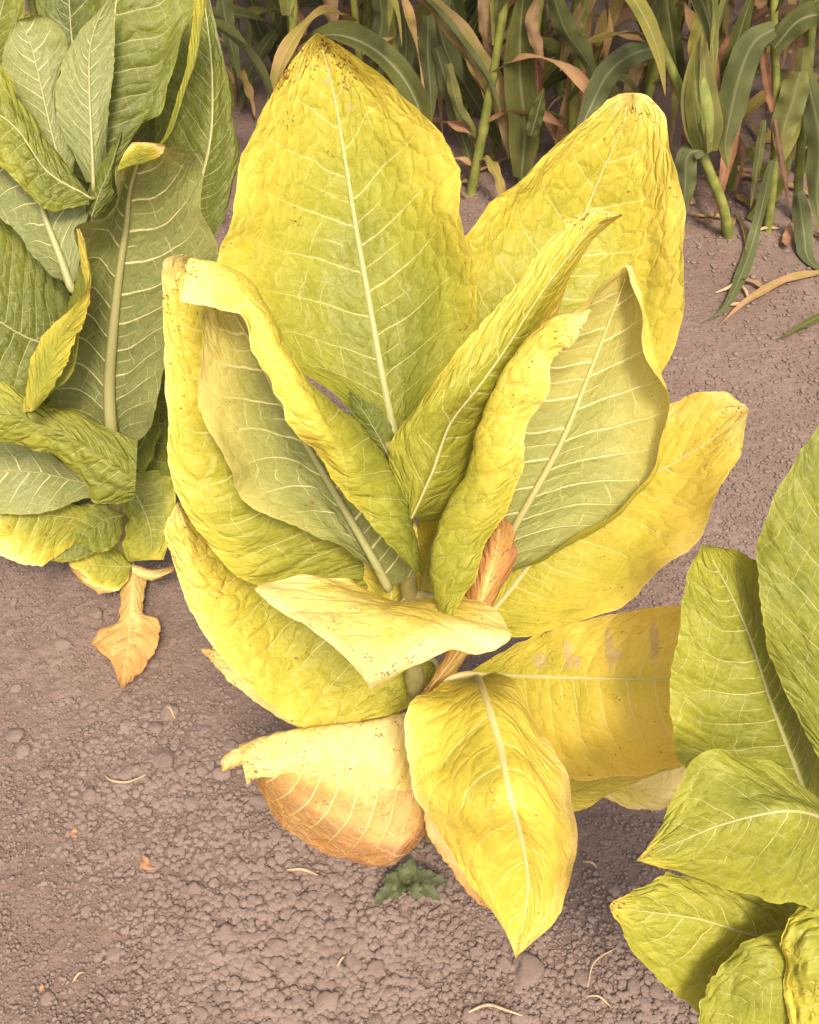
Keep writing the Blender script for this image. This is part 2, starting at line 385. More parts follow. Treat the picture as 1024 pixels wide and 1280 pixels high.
# ------------------------------------------------------------------ tobacco leaf from rails
def leaf(parent, rails, face=1, at=None, rb=.6, re=1.05, speck=0.0, n=13, puff=.0022, wave=.004, wf=5, cup=0.0,
         rib=.0042, nu=56, nv=120, seed=0, jag=.0020, name='leaf', label=None, k=.22, tipspeck=0.5, hole=None, bend=1.0, brown=0.0, u_rib=True, mot=.24, scars=(), gold=0.0, under=0.0, crink=.55, ext=True, tipr=.12):
    """rails: list of (u, [(px, py, depth)...]) from base to tip; u = 0 is the midrib."""
    us = [r[0] for r in rails]
    rs = []
    for uu, pts in rails:
        pts = fill(pts)
        rs.append(resample([P(*p) for p in pts], nv))
    rs = np.array(rs)                                     # K, nv, 3
    U = np.linspace(-1, 1, nu); U = np.sign(U) * np.abs(U) ** .9
    ua = np.array(us, float)
    # cubic Hermite across the rails
    m = np.zeros_like(rs); K = len(us)
    for i in range(K):
        if i == 0: m[i] = (rs[1] - rs[0]) / (ua[1] - ua[0])
        elif i == K - 1: m[i] = (rs[-1] - rs[-2]) / (ua[-1] - ua[-2])
        else:
            s0 = (rs[i] - rs[i - 1]) / (ua[i] - ua[i - 1]); s1 = (rs[i + 1] - rs[i]) / (ua[i + 1] - ua[i])
            m[i] = .5 * (s0 + s1)
    if K > 2:                                             # let the outer ends curve
        m[0] = 1.5 * (rs[1] - rs[0]) / (ua[1] - ua[0]) - .5 * m[1]
        m[-1] = 1.5 * (rs[-1] - rs[-2]) / (ua[-1] - ua[-2]) - .5 * m[-2]
    G = np.zeros((nv, nu, 3))
    for c, uu in enumerate(U):
        i = int(np.clip(np.searchsorted(ua, uu) - 1, 0, K - 2))
        h = ua[i + 1] - ua[i]; t = (uu - ua[i]) / h
        G[:, c] = (2*t**3-3*t**2+1)*rs[i] + (t**3-2*t**2+t)*h*m[i] + (-2*t**3+3*t**2)*rs[i+1] + (t**3-t**2)*h*m[i+1]
    v = np.linspace(0, 1, nv)
    uu, vv = np.meshgrid(U, v); au = np.abs(uu)
    def normals(G):
        du = np.gradient(G, axis=1); dv = np.gradient(G, axis=0)
        N = np.cross(du, dv); return N / (np.linalg.norm(N, axis=2, keepdims=True) + 1e-12), np.linalg.norm(dv, axis=2), np.linalg.norm(du, axis=2)
    N, _, _ = normals(G)
    # which way is the upper side?
    if at is None: sel = (slice(int(nv*.3), int(nv*.8)), slice(int(nu*.3), int(nu*.7)))
    else:
        ci = int(np.argmin(np.abs(U - at))); sel = (slice(int(nv*.3), int(nv*.7)), slice(max(ci-2, 0), ci+3))
    vdir = CAM - G[sel]; s = np.sign((N[sel] * vdir).sum()) * face
    N = N * s; flip = s < 0
    width = np.linalg.norm(np.diff(G, axis=1), axis=2).sum(1)[:, None]
    q = 17.3 * seed + 1.7
    # relief: puffed between the laterals, wavy at the margin
    n1 = noise(uu * 3 + q, vv * 4, q); n2 = noise(uu * 6 + q, vv * 9 + q, 3.1)
    kk = k * (.55 + .45 * (1 - vv))
    phase = (vv ** .92 - kk * au ** 1.15) * n + .45 * sstep(-.02, .02, uu) + (n1 - .5) * .38 * sstep(0, .35, au) + 20
    fr = phase % 1.0
    lens = np.sqrt(np.clip(np.sin(np.pi * fr), 0, 1))
    body = sstep(0, .12, au) * sstep(1.0, .8, au) * sstep(0, .06, vv) * sstep(1, .93, vv)
    size = np.clip(width / .18, .15, 1.2)
    Lm = np.linalg.norm(np.diff(rs[int(np.argmin(np.abs(ua)))], axis=0), axis=1).sum()
    cu = float(np.clip(np.percentile(width, 70) * .5 / .021, .6, 9)); cv = float(np.clip(Lm / (n * .021), .4, 5))
    w1, _, w2 = worley(uu * cu + .8 * noise(uu * cu * .8, phase * cv * .8, q), phase * cv + .8 * noise(uu * cu * .8, phase * cv * .8, q + 5), 7 + int(seed), True)
    blis = sstep(-.05, .75, w2 - w1)          # blisters between the veins
    disp = puff * lens * body * size * 1.15
    disp += puff * .50 * (blis - .5) * body * size * crink
    disp += puff * 1.6 * (n2 - .5) * body * size
    disp += cup * 4 * au * (1 - au) * width * .5
    disp += crink * .0015 * sstep(.55, 1, au) * (noise(vv * 17 + q, uu * 3 + q, 2.0) - .5) * 2 * sstep(0, .1, vv) * size
    disp += 1.35 * wave * (au ** 3) * (np.sin(2*np.pi*(wf*vv + .13*q) + uu*1.3) * .6 + (noise(vv*wf*2.3 + q, uu*2, 5.0) - .5) * 1.6) * sstep(0, .12, vv) * size
    G = G + N * disp[..., None]
    # ragged margin, in the plane of the blade
    du = np.gradient(G, axis=1); du /= np.linalg.norm(du, axis=2, keepdims=True) + 1e-9
    jn = (noise(vv * 26 + q, np.sign(uu) * 5 + 9, q) - .5) + .6 * (noise(vv * 70 + q, np.sign(uu) * 5 + 3, q) - .5)
    G = G + du * (np.sign(uu) * sstep(.8, 1, au) * jn * 2 * jag * sstep(0, .1, vv))[..., None]
    t = np.clip(.62 * vv ** 1.4 + .62 * au ** 1.8 * (.35 + .65 * vv), 0, 1.0)
    ripe = rb + (re - rb) * sstep(0.05, .85, t) + (fbm(uu * 2.2 + q, vv * 4 + q, q, 3) - .47) * mot
    if brown:                                             # browning margin and tip
        ripe = ripe + brown * sstep(.62, 1.0, .75 * np.clip(uu, 0, 1) + .50 * vv + .35 * (n2 - .5))
    edge = sstep(.97, 1.0, au)
    ripe = ripe + tipr * sstep(.86, 1.0, vv + .12 * (n2 - .5))
    goldv = gold * sstep(.25, .95, vv + .3 * (n2 - .5)) * (.55 + .45 * au); ripe = ripe + under * sstep(-.1, .3, uu)
    dead = np.zeros_like(uu)
    for su, sv, ru, rv in scars:
        dead = np.maximum(dead, np.clip(1 - np.hypot((uu - su) / ru, (vv - sv) / rv), 0, 1) ** .7)
    ripe = ripe + .10 * edge
    sp = speck + tipspeck * sstep(.72, 1.0, vv) + .25 * edge * (1 if speck > 0 else 0)
    org = np.array(parent.location)
    me = mesh_from(name, (G - org).reshape(-1, 3), grid_faces(nv, nu, flip), M_LEAF,
                   {'phase': phase, 'ripe': ripe, 'speck': sp, 'dead': dead, 'gold': goldv, 'cu': np.full_like(uu, cu), 'cv': np.full_like(uu, cv), 'crk': np.full_like(uu, crink)}, np.stack([(uu + 1) / 2, vv], -1).reshape(-1, 2))
    o = link(name, me, parent)
    if label: o['label'] = label
    if rib and u_rib:
        ci = nu // 2
        path = .5 * (G[:, ci] + G[:, ci - 1]) if nu % 2 == 0 else G[:, ci]
        Nm = N[:, ci]
        L = np.linalg.norm(np.diff(path, axis=0), axis=1).sum()
        rad = rib * np.clip(L / .42, .35, 1.15) * ((1 - v) ** .85 * .93 + .07)
        path = path - Nm * (rad * .55)[:, None]           # the rib stands out on the lower side
        path = path[:int(nv * .95)][::2]; rad = rad[:int(nv * .95)][::2]
        rvv = ripe[:int(nv * .95):2, ci]
        if ext and parent.name in STALKS:                         # join the stalk
            sp_ = STALKS[parent.name]; dd = np.linalg.norm(sp_ - path[0], axis=1); i0 = int(np.argmin(dd))
            if dd[i0] < .13:
                tg = path[0] - path[3]; tg /= np.linalg.norm(tg); ctl = path[0] + tg * dd[i0] * .35
                e = sp_[max(int(np.argmin(np.linalg.norm(sp_ - ctl, axis=1))), 0)]
                ext = np.array([(1-f)**2 * e + 2*f*(1-f) * ctl + f*f * path[0] for f in (0, .17, .34, .5, .67, .84)])
                path = np.vstack([ext, path]); rad = np.r_[rad[0] * np.linspace(1.2, 1.02, 6), rad]; rvv = np.r_[[rvv[0]] * 6, rvv]
        rv = np.repeat(rvv, 8); rv = np.r_[rv, rv[0], rv[-1]]
        link('midrib', tube_mesh('midrib', path, rad, M_RIB, 8, org, {'ripe': np.asarray(rv, np.float32) * .62 + .30}), o)
    return o

STALKS = {}

def lmr(L, M, Rr):
    return [(-1, L), (0, M), (1, Rr)]

# ------------------------------------------------------------------ ground
def ground_height(x, y):
    h = .030 * (fbm(x * 1.1 + 3, y * 1.1 + 8, 0, 3) - .45) + .020 * (fbm(x * 7 + 1, y * 7, 2, 3) - .45)
    return h * np.clip(2.5 / (1 + .25 * np.hypot(x, y)), 0, 1) 

def clod_density(px, py):              # where in the field the crust has broken into lumps
    a = np.exp(-(((px - 370) / 190) ** 2 + ((py - 1160) / 140) ** 2))
    b = .55 * np.exp(-(((px - 170) / 130) ** 2 + ((py - 960) / 110) ** 2))
    c = .35 * np.exp(-(((px - 760) / 160) ** 2 + ((py - 1240) / 120) ** 2))
    return np.clip(.10 + a + b + c, 0, 1)

def build_ground():
    def axis(parts, far):
        a = np.concatenate([np.arange(lo, hi - 1e-6, st) for lo, hi, st in parts]); g = []; d = .008; p = 0
        while p < far: d *= 1.22; p += d; g.append(p)
        g = np.array(g); return np.r_[a[0] - g[::-1], a, a[-1] + g]
    xs = axis([(-1.5, -.75, .009), (-.75, .6, .0036), (.6, 1.7, .009)], 120)
    ys = axis([(.15, .5, .01), (.5, 1.25, .0036), (1.25, 2.4, .007), (2.4, 3.6, .010)], 120)
    X, Y = np.meshgrid(xs, ys)
    Z = ground_height(X, Y) - .012
    fine = sstep(6, 3, np.hypot(X, Y))
    wx = X + .012 * (noise(X * 40, Y * 40, 8) - .5); wy = Y + .012 * (noise(X * 40, Y * 40, 18) - .5)
    patch = np.clip(.25 + 1.3 * (fbm(X * 3 + 5, Y * 3, 3, 3) - .3), .12, 1)
    near = sstep(1.5, .95, Y)
    for size, amp, sd_ in ((.026, .0036, 3), (.014, .0026, 13), (.0085, .0016, 23)):
        d, idn = worley(wx / size, wy / size, sd_)
        dome = np.sqrt(np.clip(1 - np.minimum(d, 1) ** 2, 0, 1))
        keep = sstep(1.05 - patch, 1.25 - patch, idn) if size > .01 else 1.0
        Z += fine * amp * (dome - .5) * keep * (.5 + .5 * near)
    Z += fine * (.004 * (fbm(X * 26, Y * 26, 1, 2) - .47) + .002 * (noise(X * 150, Y * 150, 4) - .5))
    me = mesh_from('ground', np.stack([X, Y, Z], -1).reshape(-1, 3), grid_faces(len(ys), len(xs)), M_SOIL)
    return link('ground', me, kind='structure', label='dry brown cloddy soil of the tobacco field')

GROUND = build_ground()

def ico(sub=1):
    t = (1 + 5 ** .5) / 2
    V = np.array([(-1,t,0),(1,t,0),(-1,-t,0),(1,-t,0),(0,-1,t),(0,1,t),(0,-1,-t),(0,1,-t),(t,0,-1),(t,0,1),(-t,0,-1),(-t,0,1)], float)
    F = [(0,11,5),(0,5,1),(0,1,7),(0,7,10),(0,10,11),(1,5,9),(5,11,4),(11,10,2),(10,7,6),(7,1,8),(3,9,4),(3,4,2),(3,2,6),(3,6,8),(3,8,9),(4,9,5),(2,4,11),(6,2,10),(8,6,7),(9,8,1)]
    V /= np.linalg.norm(V, axis=1)[:, None]
    for _ in range(sub):
        V = V.tolist(); c = {}; NF = []
        def mid(a, b):
            kk = (min(a, b), max(a, b))
            if kk not in c:
                p = np.array(V[a]) + np.array(V[b]); p /= np.linalg.norm(p); V.append(p.tolist()); c[kk] = len(V) - 1
            return c[kk]
        for a, b, d in F:
            x, y, z = mid(a, b), mid(b, d), mid(d, a); NF += [(a, x, z), (b, y, x), (d, z, y), (x, y, z)]
        F = NF; V = np.array(V)
    return V, np.array(F)

def clod_shape(seed, sub):
    V, F = ico(sub)
    n = noise(V[:, 0] * 1.3 + seed * 7.1, V[:, 1] * 1.3 + seed, V[:, 2] * 1.3 + 2) - .5
    n2 = noise(V[:, 0] * 3 + seed * 3.1, V[:, 1] * 3 + seed, V[:, 2] * 3 + 9) - .5
    n3 = noise(V[:, 0] * 6 + seed, V[:, 1] * 6, V[:, 2] * 6 + seed) - .5
    V = V * (1 + .55 * n + .34 * n2 + .16 * n3)[:, None]
    V[:, 2] *= .52
    V = np.sign(V) * np.abs(V) ** .92
    return V, F

def build_clods():
    meshes = []
    for s in range(14):
        V, F = clod_shape(s, 2)
        meshes.append(mesh_from('soil_clod', V, F, M_CLOD))
    cand = []
    big = [(660,1212,24),(205,945,17),(158,905,12),(110,990,11),(285,1165,16),(250,1195,12),(345,1180,15),(420,1120,14),(440,1195,12),(330,1100,11),
           (240,1000,12),(300,1080,11),(405,1250,17),(470,1205,14),(350,1065,11),(320,1210,12),(385,1175,13),(730,1220,12),(590,1265,13),(255,905,11)]
    for px, py, r in big: cand.append((px, py, r * .88))
    tries = 0
    while len(cand) < 300 and tries < 60000:
        tries += 1
        px, py = rng.uniform(-20, 1040), rng.uniform(700, 1290)
        if rng.random() > clod_density(px, py): continue
        r = 5.2 + 6.6 * rng.random() ** 2.0
        if any((px - a) ** 2 + (py - b) ** 2 < (.85 * (r + c)) ** 2 for a, b, c in cand): continue
        cand.append((px, py, r))
    for i, (px, py, r) in enumerate(cand):
        p = PG(px, py); d = np.dot(p - CAM, FW); s = r / FPX * d
        o = link('soil_clod', meshes[i % 14], GROUND)
        z = float(ground_height(p[0], p[1])) - .012
        o.location = (p[0], p[1], z + s * .10)
        o.rotation_euler = (rng.uniform(-.3, .3), rng.uniform(-.3, .3), rng.uniform(0, 6.28))
        a = rng.uniform(.85, 1.2); o.scale = (s * a, s / a, s * rng.uniform(.65, .95))
    # the finer crumbs, beyond counting
    shapes = [clod_shape(40 + s, 0) for s in range(10)] + [clod_shape(60 + s, 1) for s in range(10)]
    VV, FF = [], []; off = 0
    pts = rng.uniform([-40, 200], [1064, 1310], (150000, 2))
    dens = np.clip(clod_density(pts[:, 0], pts[:, 1]) * .9 + .55 * fbm(pts[:, 0] / 90, pts[:, 1] / 90, 5, 3) + .1, 0, 1)
    pts = pts[rng.random(len(pts)) < 1.25 * dens * np.clip((pts[:, 1] - 120) / 550, .40, 1)][:52000]
    ray = FW[None] + ((pts[:, 0] - 512) / FPX)[:, None] * RT[None] + ((640 - pts[:, 1]) / FPX)[:, None] * UP[None]
    g = CAM[None] + ray * (1.5 / -ray[:, 2])[:, None]
    g[:, 2] = ground_height(g[:, 0], g[:, 1]) - .0095
    n = len(pts)
    dl = clod_density(pts[:, 0], pts[:, 1]); far = np.clip((820 - pts[:, 1]) / 520, 0, 1)
    size = .0010 + .0042 * rng.random(n) ** 3.0 * (.45 + 1.25 * dl) + (.0008 + .0040 * rng.random(n) ** 4) * far
    which = rng.integers(0, 10, n) + np.where(size > .0036, 10, 0)
    for k in range(20):
        ix = np.where(which == k)[0]
        if not len(ix): continue
        V0, F0 = shapes[k]; m = len(ix)
        sc = size[ix][:, None] * np.stack([rng.uniform(.8, 1.35, m), rng.uniform(.8, 1.35, m), rng.uniform(.7, 1.1, m)], 1)
        a = rng.uniform(0, 6.28, m); ca, sa = np.cos(a)[:, None], np.sin(a)[:, None]
        V = V0[None] * sc[:, None]
        V = np.stack([V[..., 0] * ca - V[..., 1] * sa, V[..., 0] * sa + V[..., 1] * ca, V[..., 2]], -1) + g[ix][:, None]
        VV.append(V.reshape(-1, 3)); FF.append((F0[None] + (np.arange(m) * len(V0))[:, None, None] + off).reshape(-1, 3)); off += m * len(V0)
    me = mesh_from('soil_crumbs', np.vstack(VV), np.vstack(FF), M_CLOD)
    link('soil_crumbs', me, GROUND, kind='stuff')

build_clods()

# ------------------------------------------------------------------ tobacco plants
def stalk(parent, pts, r0, r1):
    path = resample(np.array(pts), 40); STALKS[parent.name] = path
    rad = np.linspace(r0, r1, 40) * (1 + .08 * np.sin(np.linspace(0, 28, 40)))
    link('stalk', tube_mesh('stalk', path, rad, M_STALK, 12, np.array(parent.location)), parent)

def main_plant():
    base = PG(545, 1040)
    t = thing('tobacco_plant', 'ripe yellow tobacco plant standing in the middle of the bare soil', 'plant', base, 'tobacco plants in the row')
    stalk(t, [base - [0, 0, .03], P(530, 930, 1.47), P(520, 860, 1.35), P(510, 720, 1.205), P(497, 600, 1.10), P(490, 552, 1.065)], .016, .007)
    lf = lambda **k: leaf(t, **k)
    # tall leaf at the back
    lf(rails=[(-1, [(488,548,1.10),(440,510),(370,462),(300,395),(276,330,1.02),(287,265),(303,200),(325,140),(362,85),(384,52),(396,41,.99)]),
              (-.5, [(490,545,1.12),(455,500),(400,430),(372,330,1.08),(362,240),(368,150),(386,70),(396,41,.99)]),
              (0, [(493,545,1.12),(478,470),(462,380),(446,290,1.09),(430,190),(418,120),(404,65),(396,41,.99)]),
              (.5, [(498,545,1.12),(520,470),(535,380),(520,270,1.07),(492,180),(455,105),(415,58),(396,41,.99)]),
              (1, [(502,548,1.10),(560,470),(597,400),(590,330,1.03),(575,240),(560,185),(540,150),(502,120),(470,90),(430,60),(396,41,.99)])],
       rb=.47, re=1.04, speck=.10, n=9, seed=1, crink=0.50, puff=.0024, wave=.003, rib=.0054, tipspeck=.85, scars=[(.17,.80,.07,.022),(-.06,.87,.16,.012),(.05,.9,.05,.03)], label='tall upright leaf ripening from green to yellow')
    # leaf at the back right
    lf(rails=[(-1, [(520,560,1.20),(545,440),(575,320),(590,285,1.17),(640,235),(680,195),(735,150),(765,122),(792,116,1.13)]),
              (-.5, [(530,560,1.21),(580,450),(620,340),(660,265,1.20),(700,205),(750,150),(792,116,1.13)]),
              (0, [(540,565,1.22),(620,480),(690,370),(730,270,1.22),(755,210),(778,160),(792,116,1.13)]),
              (.5, [(550,570,1.22),(680,520),(770,400),(800,300,1.20),(808,220),(808,160),(792,116,1.13)]),
              (1, [(560,580,1.20),(740,540),(830,460),(852,395,1.15),(861,330),(850,250),(840,190),(825,135),(808,119),(792,116,1.13)])],
       rb=.66, re=1.06, speck=.05, n=9, seed=2, crink=0.62, puff=.0028, wave=.004, rib=.004, tipspeck=.5, label='broad yellow leaf leaning away behind the plant')
    # left leaf, its upper side outwards
    lf(rails=[(-1, [(470,738,1.25),(400,735),(330,735),(290,715),(245,660,1.14),(216,600),(209,520),(205,430),(203,360),(205,325,1.03),(235,318,1.02)]),
              (-.5, [(478,720,1.24),(420,700),(350,680),(290,640,1.14),(250,560),(238,470),(228,390),(232,335),(235,319,1.02)]),
              (0, [(485,700,1.23),(440,650),(380,580),(320,500,1.13),(285,420),(255,350),(238,320,1.02)]),
              (1, [(490,680,1.23),(470,620),(420,540),(350,470,1.13),(310,400),(270,345),(240,320,1.02)])],
       rb=.54, re=1.12, speck=.18, n=9, seed=3, crink=0.80, puff=.0034, wave=.003, rib=.004, at=-.5, tipspeck=.6, label='puckered yellow leaf rising at the left')
    # left leaf rolled forward, its pale lower side inside the roll
    lf(rails=[(-1, [(478,720,1.17),(430,685),(375,662),(320,635),(285,592,1.06),(262,540),(248,480),(256,435),(250,395),(258,375),(268,360,.975)]),
              (-.5, [(480,722,1.18),(430,660),(370,590),(315,520,1.09),(285,450),(268,390),(262,362,.98)]),
              (0, [(488,735,1.19),(455,675),(405,590),(352,500,1.09),(310,420),(280,370),(262,345,.975)]),
              (.4, [(525,712,1.14),(512,655),(492,598),(445,530),(390,487,1.02),(345,410),(305,345),(272,330),(238,322,.96)]),
              (.7, [(520,716,1.115),(498,650),(455,590),(405,530,.985),(355,450),(318,385),(280,345),(232,345,.95)]),
              (1, [(512,708,1.11),(470,664),(420,602),(362,522,.985),(322,442),(302,395),(265,385),(225,376,.945)])],
       face=-1, at=-.45, rb=.45, re=1.10, speck=.12, n=10, seed=4, ext=False, puff=.0022, wave=.003, rib=.0055, nu=72, tipspeck=.35, label='yellow leaf rolled over lengthwise showing its pale veined underside')
    # narrow leaf at the centre right, folded along its rib
    lf(rails=[(-1, [(508,640,1.085),(488,585),(489,556),(505,525),(540,482),(570,440,1.0),(622,385),(660,335),(695,293),(735,263),(778,268,.97)]),
              (-.5, [(510,642,1.09),(510,590),(520,540),(560,490,1.0),(600,440),(650,375),(700,305),(740,268),(778,268,.968)]),
              (-.1, [(514,645,1.085),(535,590),(557,530),(590,480,1.0),(625,435),(662,378),(705,318),(745,278),(778,268,.967)]),
              (0, [(516,645,1.09),(541,590),(563,530),(598,485,1.006),(632,437),(668,380),(712,320),(748,280),(778,269,.969)]),
              (1, [(528,655,1.16),(575,640),(625,560),(650,500,1.12),(675,440),(695,392),(712,350),(740,300),(778,269,.99)])],
       rb=.62, re=1.08, speck=.05, n=9, seed=5, puff=.0015, wave=.002, rib=.0042, at=-.5, tipspeck=.6, label='narrow leaf folded along its rib')
    # right leaf, pale underside out, left margin rolled over it
    lf(rails=[(-1, [(566,769,1.10),(592,728),(606,690),(634,634),(655,592),(655,556),(668,520),(686,488),(691,452),(714,432),(739,388,.945)]),
              (-.75, [(556,768,1.10),(570,715),(592,660),(615,600,1.03),(628,545),(642,495),(662,452),(694,412),(737,386,.945)]),
              (-.45, [(550,762,1.13),(540,705),(556,640),(590,580,1.06),(602,528),(638,455),(685,402),(735,384,.955)]),
              (-.2, [(585,745,1.19),(600,690),(630,620),(660,550,1.10),(690,470),(720,410),(755,352,1.0)]),
              (0, [(610,725,1.20),(635,670),(665,618),(703,548,1.11),(735,470),(762,400),(780,352),(786,330,1.01)]),
              (.5, [(625,720,1.20),(700,655),(752,585),(785,500,1.11),(795,430),(795,375),(788,330,1.01)]),
              (.85, [(640,715,1.19),(740,665),(812,600),(832,520,1.09),(822,450),(803,390),(790,332,1.0)]),
              (1, [(645,712,1.16),(735,662),(806,605),(826,545),(838,500,1.06),(828,480),(808,440),(800,400),(788,350),(783,330,.995)])],
       face=-1, at=.4, rb=.60, re=1.10, speck=.10, n=11, seed=6, puff=.0014, wave=.0022, rib=.0055, nu=90, tipspeck=.45, label='yellow leaf with pale raised veins and one margin rolled forward')
    # broad yellow leaf low at the right
    lf(rails=[(-1, [(600,760,1.27),(640,690),(720,610),(790,540,1.18),(838,505),(870,493),(903,488),(937,512,1.09)]),
              (0, [(606,775,1.28),(640,735),(690,672),(760,618,1.20),(840,580),(895,545),(937,512,1.09)]),
              (.5, [(610,785,1.27),(680,760),(770,700),(840,635,1.17),(890,575),(937,512,1.09)]),
              (1, [(612,800,1.25),(690,788),(745,770),(795,738),(850,692,1.13),(887,650),(905,608),(926,560),(937,512,1.09)])],
       rb=.84, re=1.12, gold=.2, speck=.1, n=9, seed=7, crink=0.42, puff=.0018, wave=.005, wf=4, rib=.0045, tipspeck=.35, label='broad golden leaf spread low to the right')
    # dried brown leaf beside the stalk
    lf(rails=lmr([(520,875,1.36),(555,820),(580,760,1.18),(592,705),(606,660),(620,643,1.10)],
                 [(530,870,1.34),(572,815),(600,755,1.165),(618,700),(624,665),(625,643,1.095)],
                 [(545,862,1.36),(595,808),(620,750,1.175),(647,692),(638,655),(628,643,1.10)]),
       rb=1.5, re=1.7, mot=.7, speck=.3, n=9, seed=8, puff=.003, wave=.006, rib=.003, nu=30, nv=70, jag=.003, label='brown dried leaf strip')
    # arched pale leaf in front
    lf(rails=[(-1, [(478,748,1.22),(440,728),(385,719,1.10),(345,724),(319,736,1.05),(345,762),(370,773),(415,806),(448,840),(466,862,1.0)]),
              (-.5, [(490,750,1.215),(455,742),(420,745,1.09),(395,760),(400,785,1.03),(430,815),(450,838),(466,862,1.0)]),
              (0, [(500,752,1.21),(488,755),(480,768,1.085),(476,795),(472,825),(466,862,1.0)]),
              (.5, [(515,752,1.215),(540,752),(555,768,1.10),(540,795,1.05),(505,825),(480,848),(466,862,1.0)]),
              (1, [(530,748,1.22),(590,748),(625,770,1.12),(637,800,1.07),(595,818),(560,816),(522,830),(495,845),(466,862,1.0)])],
       rb=1.12, re=1.30, speck=.24, n=7, seed=9, puff=.0012, wave=.0025, rib=.0012, crink=.4, tipspeck=.2, label='pale yellow leaf arched forward with a fleck dusted tip')
    # lower left leaf
    lf(rails=[(-1, [(545,838,1.38),(528,868),(500,890),(440,903),(378,909,1.32),(335,878),(290,838),(250,785),(226,735,1.25),(212,690),(207,655),(222,628,1.20)]),
              (-.5, [(543,830,1.39),(490,850),(420,850),(350,810,1.33),(290,760),(245,700),(222,628,1.20)]),
              (0, [(540,825,1.39),(470,800),(400,765),(330,725,1.32),(270,680),(240,650),(222,628,1.20)]),
              (1, [(530,805,1.38),(470,755),(400,700),(330,660,1.30),(270,635),(222,628,1.20)])],
       rb=.74, re=1.16, speck=.2, n=9, seed=10, crink=0.95, puff=.0026, wave=.003, rib=.004, at=-.5, tipspeck=.3, label='yellow leaf hanging at the lower left')
    lf(rails=lmr([(500,905,1.42),(420,912),(376,911,1.36),(330,885),(285,848),(252,814,1.30)],
                 [(500,880,1.44),(420,880),(340,850,1.37),(290,825),(252,812,1.30)],
                 [(500,850,1.45),(420,840),(340,820,1.38),(290,812),(253,810,1.30)]),
       rb=1.1, re=1.3, speck=.1, n=9, seed=11, rib=0, nu=30, nv=70, label='pale edge of a leaf under the lower left leaf')
    # folded leaf at the lower left with browning underside
    lf(rails=[(-1, [(530,985,1.36),(500,988,1.33),(450,976),(400,961),(360,966),(308,979,1.25)]),
              (-.75, [(535,950,1.36),(500,950,1.32),(440,942),(390,940),(350,950),(303,955,1.24)]),
              (-.5, [(548,890,1.38),(505,893,1.35),(450,904),(400,909),(350,916),(299,931,1.27)]),
              (-.2, [(550,900,1.43),(505,930,1.41),(450,940),(400,940),(350,945),(310,945,1.33)]),
              (.3, [(552,930,1.46),(525,985,1.44),(470,1010),(410,1000),(365,980),(322,955,1.37)]),
              (1, [(545,985,1.44),(534,1030),(522,1058),(478,1083),(430,1075),(372,1048),(338,1015),(324,978,1.36)])],
       face=-1, at=.5, rb=1.24, re=1.3, mot=.4, speck=.3, n=11, seed=12, puff=.0012, wave=.003, rib=.002, nu=72, brown=.45, under=.27, gold=.12, crink=.6, tipspeck=.2, label='tan leaf folded over with a browned edge')
    lf(rails=lmr([(312,930,1.32),(292,938),(278,947),(276,962,1.30)], [(314,942,1.32),(298,948),(286,955),(279,964,1.29)], [(316,958,1.33),(304,956),(292,960),(282,965,1.31)]),
       rb=1.3, re=1.4, n=4, seed=13, rib=0, nu=14, nv=24, wave=.003, label='shrivelled leaf tip')
    # big leaf hanging in front
    lf(rails=[(-1, [(585,848,1.36),(545,860,1.25),(512,882,1.20),(505,920),(516,980,1.16),(545,1042),(590,1105),(625,1155),(640,1185),(645,1198,1.22)]),
              (-.5, [(590,846,1.36),(565,880,1.21),(562,940),(578,1000,1.12),(600,1060),(625,1130),(645,1198,1.22)]),
              (0, [(596,845,1.36),(610,880,1.19),(625,930),(638,995,1.10),(652,1050),(660,1110),(645,1198,1.22)]),
              (.5, [(602,843,1.36),(635,878,1.20),(660,930),(680,1000,1.12),(692,1070),(680,1130),(645,1198,1.22)]),
              (1, [(605,840,1.37),(645,852,1.26),(668,898),(695,945,1.18),(713,990),(719,1050),(713,1108),(688,1155),(645,1198,1.22)])],
       rb=.86, re=1.2, mot=.6, gold=.4, speck=.08, n=8, seed=14, crink=0.45, puff=.0020, wave=.003, rib=.0066, tipspeck=.2, label='large yellow leaf arching down towards the viewer')
    lf(rails=lmr([(530,1000,1.40),(535,1040),(562,1085),(600,1130),(625,1140,1.42)], [(545,1000,1.41),(560,1050),(590,1095),(612,1125),(626,1138,1.42)],
                 [(560,1000,1.42),(590,1050),(620,1100),(630,1125),(628,1136,1.42)]),
       rb=1.3, re=1.55, n=8, seed=15, rib=0, nu=24, nv=60, label='dry leaf tucked behind the large front leaf')
    # leaf reaching right, flat with a pale rib
    lf(rails=[(-1, [(590,838,1.36),(640,808),(690,787,1.30),(760,768),(820,760),(870,755,1.22)]),
              (0, [(592,842,1.36),(650,845),(720,847,1.28),(800,849),(870,850,1.20)]),
              (.5, [(592,846,1.36),(640,890),(700,915,1.28),(780,915),(870,910,1.21)]),
              (1, [(594,852,1.37),(640,930),(690,968,1.31),(760,974),(820,964),(880,945,1.23)])],
       rb=.88, re=1.10, mot=.5, gold=.6, scars=[(-.30,.33,.30,.05),(-.36,.46,.42,.035),(-.22,.50,.18,.03),(-.42,.64,.50,.028),(-.30,.66,.16,.05),(-.5,.83,.5,.03)], speck=.16, n=9, seed=16, crink=0.40, puff=.0016, wave=.003, rib=.0058, tipspeck=.1, label='yellow leaf reaching right with scarred patches by its rib')
